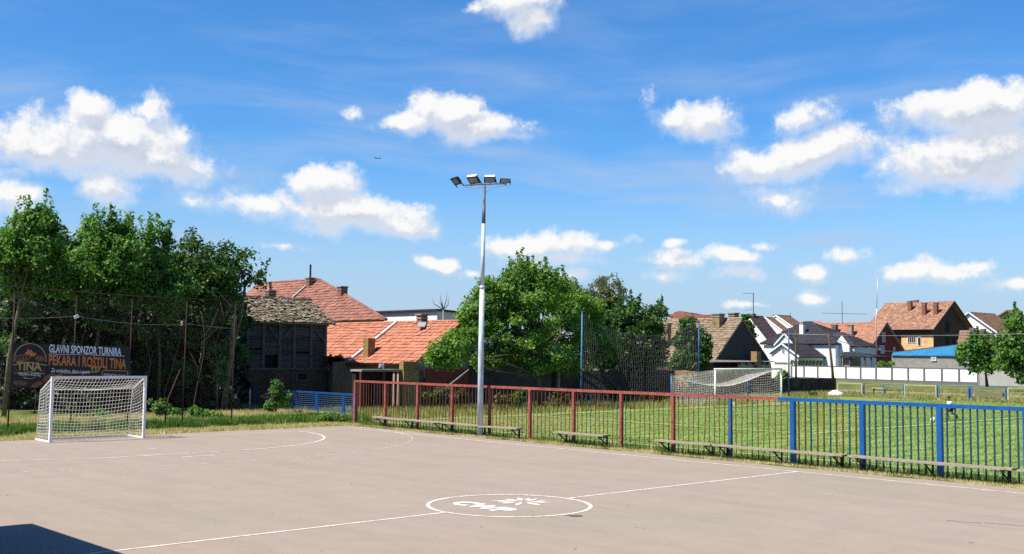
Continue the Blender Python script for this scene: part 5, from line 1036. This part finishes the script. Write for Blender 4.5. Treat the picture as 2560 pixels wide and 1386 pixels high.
for k, (bl_, D_, lab) in enumerate([([(40, 640, 110, 80), (150, 640, 70, 70), (90, 740, 130, 90)], 57, 'second row tree behind the leftmost maple'),
        ([(250, 640, 100, 70), (340, 660, 80, 70), (250, 760, 130, 90), (350, 790, 90, 90)], 58, 'second row tree behind the broad maple'),
        ([(440, 700, 80, 60), (530, 690, 70, 50), (480, 790, 110, 90), (570, 830, 50, 110)], 60, 'second row tree left of the barn roof')]):
    tree('backdrop_tree', lab, bl_, D_, L_dark, .17, 1.1, 30, .55, trunk=[(bl_[0][0], 1030), (bl_[0][0], 800)], tr=.14, branches=False, group='second row of the thicket', shell=.3)
tree('thicket_bush', 'dark low bushes closing the foot of the thicket', [(30, 1000, 80, 45), (130, 1005, 80, 42), (240, 1000, 80, 45), (350, 1000, 80, 42), (450, 1000, 70, 42), (540, 1000, 60, 40)], 55, L_shade, .15, 1.0, 30, .5, cat='bush', group='bushes under the thicket', shell=.3, branches=False)
for bl_, D_, lab in (([(60, 790, 60, 34), (30, 860, 40, 40), (150, 780, 50, 30)], 49, 'leafy low branches left above the banner'), ([(250, 800, 60, 34), (215, 760, 40, 26), (330, 820, 50, 40), (300, 880, 30, 24)], 51, 'leafy low branches above the right end of the banner'), ([(420, 830, 50, 50), (500, 830, 50, 50), (450, 930, 60, 40), (560, 900, 30, 70)], 53, 'leafy low branches between the thin posts and the barn')):
    tree('thicket_bush', lab, bl_, D_, L_dark, .09, .40, 34, .4, cat='bush', group='bushes under the thicket', shell=.4, branches=False)
# thin bare stems inside the thicket
for i in range(9):
    u = 20+i*66+random.uniform(-12, 12); b = PD(u, 1040, 47.5+random.uniform(0, 4)); b[2] = -.05; p = [b]; 
    for s in range(5): p.append(p[-1]+np.array([random.uniform(-.35, .35), random.uniform(-.3, .3), random.uniform(.8, 1.3)]))
    mb_ = MB().tube(p, np.linspace(.03, .010, 6), 6)
    for s in (2, 3, 4): mb_.tube([p[s], p[s]+[random.uniform(-.5, .5), random.uniform(-.4, .4), .6], p[s]+[random.uniform(-.8, .8), random.uniform(-.4, .4), 1.3]], [.02, .014, .006], 5)
    tag(mb_.build('sapling', bark, None, True), 'thin bare sapling stem inside the dark thicket', 'sapling', 'bare saplings in the thicket')
# leaning trunk at the wire fence end
q0 = PD(558, 1045, 53); q0[2] = -.1; tag(MB().tube([q0, PD(575, 900, 53), PD(588, 790, 53)], [.17, .13, .10], 9).build('tree_trunk', bark_tan, None, True), 'pale leaning tree trunk left of the barn', 'tree')
# centre trees
tree('leafy_tree', 'big bright green tree in the middle behind the floodlight pole', [(1300, 690, 42, 34), (1345, 700, 26, 30), (1250, 740, 55, 50), (1330, 750, 70, 50), (1420, 770, 60, 45, 8), (1200, 800, 55, 45), (1290, 820, 80, 55), (1400, 840, 80, 50, 6), (1155, 850, 50, 34, -4), (1100, 885, 44, 24, -4), (1090, 905, 30, 14, -4), (1135, 895, 40, 22, -4), (1480, 830, 45, 45, 9), (1250, 880, 70, 30), (1370, 890, 80, 30), (1470, 885, 45, 30, 9), (1330, 915, 60, 20), (1430, 915, 50, 20, 6), (1230, 905, 50, 20), (1520, 860, 40, 40, 10), (1395, 728, 48, 30, 5), (1460, 775, 48, 36, 9), (1225, 728, 36, 34), (1185, 780, 34, 40), (1375, 700, 24, 22)], 67, L_bright, .105, 1.0, 56, .48, trunk=[(1352, 1005), (1345, 940), (1330, 880)], tr=.20, shoots=30)
tree('leafy_tree', 'second dark green tree behind the ball-stop net', [(1520, 820, 40, 40), (1510, 890, 40, 45), (1580, 930, 60, 25), (1585, 795, 60, 45), (1500, 800, 34, 34), (1600, 850, 62, 50), (1545, 850, 55, 45), (1640, 805, 28, 40), (1560, 895, 70, 35), (1630, 880, 38, 40)], 80, L_dark, .125, 1.05, 48, .5, trunk=[(1590, 1000), (1588, 930)], tr=.18, shoots=10)
tree('leafy_tree', 'yellow green round treetop left of the silver willow crown', [(1515, 755, 34, 34), (1500, 785, 30, 24)], 90, L_olive, .16, 1.1, 34, .5, trunk=[(1515, 960), (1515, 820)], tr=.15)
tree('leafy_tree', 'olive brown treetop between the bright tree and the yellow green one', [(1440, 758, 36, 28), (1400, 740, 30, 26)], 92, L_olive, .16, 1.0, 34, .5, trunk=[(1430, 960), (1432, 820)], tr=.15)
tree('willow_tree', 'silvery willow crown rising behind the centre trees', [(1525, 710, 34, 24), (1495, 725, 26, 30), (1550, 735, 16, 34), (1400, 715, 55, 18), (1450, 730, 40, 20)], 112, L_willow, .12, .60, 34, .55, trunk=[(1500, 950), (1505, 780)], tr=.18, up=.1)
tree('willow_tree', 'grey green willow behind the left side of the bright tree', [(1200, 730, 16, 34), (1225, 720, 20, 24), (1175, 760, 20, 20)], 100, L_willow, .12, .55, 30, .5, trunk=[(1215, 950), (1212, 800)], tr=.15, up=.1)
tree('leafy_tree', 'small dense tree before the sandy roof of the old house', [(1722, 820, 22, 26), (1725, 860, 38, 36), (1730, 895, 44, 34), (1755, 860, 26, 40), (1700, 905, 30, 22)], 86, L_dark, .12, 1.0, 34, .36, trunk=[(1727, 985), (1726, 925)], tr=.13)
tree('slim_conifer', 'slim dark conifer peeking over the ridge of the old house', [(1866, 800, 8, 14), (1872, 818, 12, 14), (1880, 836, 9, 10)], 112, L_dark, .15, 1.6, 26, .35, trunk=[(1868, 950), (1868, 830)], tr=.1, cat='conifer')
bt = MB(); b0 = PD(1112, 900, 78); b0[2] = -.3; f1 = PD(1108, 775, 78)
bt.tube([b0, f1], [.10, .05], 6)
for (u, v) in ((1078, 738), (1094, 752), (1102, 735), (1118, 728), (1122, 742), (1105, 750)): bt.tube([f1, (f1+PD(u, v, 78))/2+rng.normal(0, .08, 3), PD(u, v, 78)], [.04, .028, .010], 5)
for (u, v) in ((1168, 728), (1150, 742), (1160, 755)): bt.tube([PD(1175, 775, 78), PD((u+1176)/2, (v+772)/2-3, 78), PD(u, v, 78)], [.04, .028, .010], 5)
tag(bt.build('bare_tree', mat('pale_bark', (.40, .36, .33), (.3, .27, .25), 4), None, True), 'leafless pale tree rising over the white flat roof', 'tree')
# right trees
tree('leafy_tree', 'smaller tree in front of the blue roofed workshop', [(2440, 862, 36, 22), (2425, 890, 36, 22), (2465, 880, 34, 26), (2450, 915, 42, 16), (2480, 905, 22, 20)], 128, L_maple, .24, .9, 34, .8, trunk=[(2468, 968), (2464, 930)], tr=.2, shoots=8)
tree('leafy_tree', 'large tree cut off by the right edge of the photo', [(2550, 815, 34, 38), (2535, 860, 45, 34), (2570, 880, 45, 50), (2520, 900, 34, 28), (2550, 935, 30, 20)], 112, L_maple, .2, 1.1, 34, .7, trunk=[(2580, 985), (2570, 930)], tr=.22, shoots=8)
# shrubs
def shrub(lab, bl_, D, lm_, size=.08, dens=1.1, group=None, name='shrub', cr=.24, cat='shrub'): return tree(name, lab, bl_, D, lm_, size, dens, 26, cr, trunk=[(bl_[0][0], bl_[0][1]+bl_[0][3]), (bl_[0][0], bl_[0][1])], tr=.05, cat=cat, crown='foliage', group=group, shell=.3)
shrub('climbing shrub leaning over the blue mesh fence', [(690, 975, 12, 26), (712, 1002, 16, 22), (676, 1015, 14, 16)], 50, L_maple, .07)
shrub('low leafy shrub between the small goal and the thin posts', [(425, 1035, 40, 18), (400, 1020, 22, 22)], 47, L_maple)
shrub('low leafy shrub at the foot of the last thin post', [(520, 1045, 48, 16), (490, 1035, 24, 16)], 46, L_maple)
shrub('low leafy shrub behind the left side of the small goal', [(215, 1045, 40, 15), (260, 1040, 30, 14)], 46, L_maple)
shrub('low leafy shrub at the left edge by the first thin post', [(45, 1068, 40, 14), (80, 1060, 28, 14)], 44, L_maple)
shrub('green shrub at the foot of the first rusty fence post', [(870, 1055, 26, 9), (835, 1045, 30, 9), (800, 1050, 24, 8)], 46, L_bright, .06, cr=.18)
shrub('weedy shrub along the blue mesh fence', [(750, 1036, 24, 6), (700, 1040, 30, 6)], 50, L_bright, .06, cr=.18)
for (u, v, ru, rv, lab, lm_) in ((1085, 992, 26, 14, 'dark shrub left below the red gate', L_dark), (1110, 985, 18, 20, 'brownish shrub before the red gate', L_brown), (1150, 990, 30, 13, 'brownish shrub right below the red gate', L_brown), (1260, 1000, 26, 12, 'dusty shrub right of the floodlight pole', L_brown), (1300, 992, 24, 18, 'green shrub before the dark outbuilding', L_maple), (1395, 992, 26, 16, 'reddish brown shrub under the big bright tree', L_brown), (1545, 985, 40, 16, 'grey green shrub behind the ball-stop net', L_brown), (1640, 992, 40, 12, 'low scrub below the sunlit ruin', L_brown), (1530, 967, 14, 8, 'small light shrub before the brick boundary wall', L_willow)):
    shrub(lab, [(u, v, ru, rv)], 64.5 if u < 1200 else 66.5 if u < 1500 else 75, lm_, .10, 1.2, 'shrubs along the boundary', cr=.3)
shrub('bright green shrub left of the dark blue net pole', [(1955, 935, 14, 9), (1948, 945, 10, 8)], 92, L_bright, .12, cr=.3)
shrub('yellow green round shrub behind the white panelled wall', [(2205, 912, 18, 7), (2225, 911, 14, 6)], 152, L_bright, .16, cr=.4)
shrub('small leafy plant at the foot of the stone wall', [(2032, 985, 10, 6)], 91, L_maple, .09, cr=.2)
tj = None; gm_ = 'thuja hedge over the white wall'
for i in range(9):
    u = 1980+i*9; p = PX(u, 905, 130.2); h_ = 2.4
    if tj is None:
        C0 = np.array([[p[0]+rng.normal(0, .14)*(1-k/30), p[1]+rng.normal(0, .14)*(1-k/30), -.3+k*.092] for k in range(30)]); me = npmesh('foliage', leaves(C0, np.zeros_like(C0), 18, .28, .10, .2), 4)
        tj = thing('thuja', 'dark green pointed thuja in the row behind the panelled wall', 'conifer', (p[0], p[1], -.35), gm_); obj('foliage', me, L_dark, tj); MB().tube([(p[0], p[1], -.4), (p[0], p[1], 1.8)], [.06, .02], 6).build('trunk', bark, tj)
    else: copy_tree(tj, (p[0], p[1], -.35))
# distant tree line right behind the houses
tree('leafy_tree', 'far dark trees between the old house and the villa', [(1900, 830, 20, 14)], 140, L_dark, .25, .8, 20, .8, trunk=[(1900, 920), (1900, 850)], tr=.15) if False else None

# blue mesh fence near the barn: runs along Y beside X = 15
bf = thing('mesh_fence', 'low blue framed mesh fence behind the first rusty fence post', 'fence', (15, 31, 0))
pts = [PX(u, v, 14.9) for u, v in ((885, 986), (861, 984), (794, 979), (731, 975), (670, 972), (625, 970))]
for i, p in enumerate(pts):
    MB().box(14.87, 14.93, p[1]-.035, p[1]+.035, -.15, 1.02).build('post', blue_paint if i < 5 else white_paint, bf)
    if i in (1, 2): MB().box(14.87, 14.93, p[1]+.09, p[1]+.15, -.15, 1.02).build('post', blue_paint, bf)
for i in range(5):
    a, b = pts[i][1]+.04, pts[i+1][1]-.04; fr_ = MB().box(14.88, 14.92, a, b, .97, 1.02).box(14.88, 14.92, a, b, .1, .13); k = fr_.build('panel_frame', blue_paint, bf)
    mm = MB(); z = .18
    while z < .96: mm.bar((14.9, a, z), (14.9, b, z), .012, .022); z += .095
    yv = a+.1
    while yv < b: mm.bar((14.9, yv, .12), (14.9, yv, .98), .006, .006); yv += .25
    mm.build('mesh', mat('mesh_blue', (.05, .12, .28), (.04, .09, .2)), k)
tag(MB().box(14.0, 14.3, pts[5][1]-.1, pts[5][1]+3.2, -.3, 1.05).box(13.9, 14.4, pts[5][1]-.15, pts[5][1]+3.25, 1.05, 1.13).build('brick_parapet', brickmat('grey_thin_brick', (.26, .23, .19), (.2, .17, .14), (.12, .1, .09), st=.6)), 'short brick wall with white coping left of the blue mesh fence', 'wall')

# shelter left of the camera, outside the picture; its shadow falls on the court
sb = thing('players_shelter', 'low concrete players shelter beside the court left of the photo', 'shelter', (-11.6, 1.5, 0))
MB().box(-13.2, -10.3, -.9, 3.9, 0, 3.12).build('wall', concrete, sb); MB().box(-13.4, -10.12, -1.1, 4.07, 3.12, 3.3).build('roof', concrete, sb)
# bird
p = PD(944, 397, 60); tag(MB().raw([p, p+_r*.22+np.array([0, 0, .06]), p+_r*.1+np.array([0, 0, -.02]), p-_r*.22+np.array([0, 0, .09]), p-_r*.1+np.array([0, 0, -.01]), p+_f*.02+np.array([0, 0, .03])], [(0, 1, 2), (0, 3, 4), (0, 5, 1), (0, 3, 5)]).build('bird', mat('bird_dark', (.05, .05, .05))), 'tiny dark bird in flight high left of the floodlight pole', 'bird')
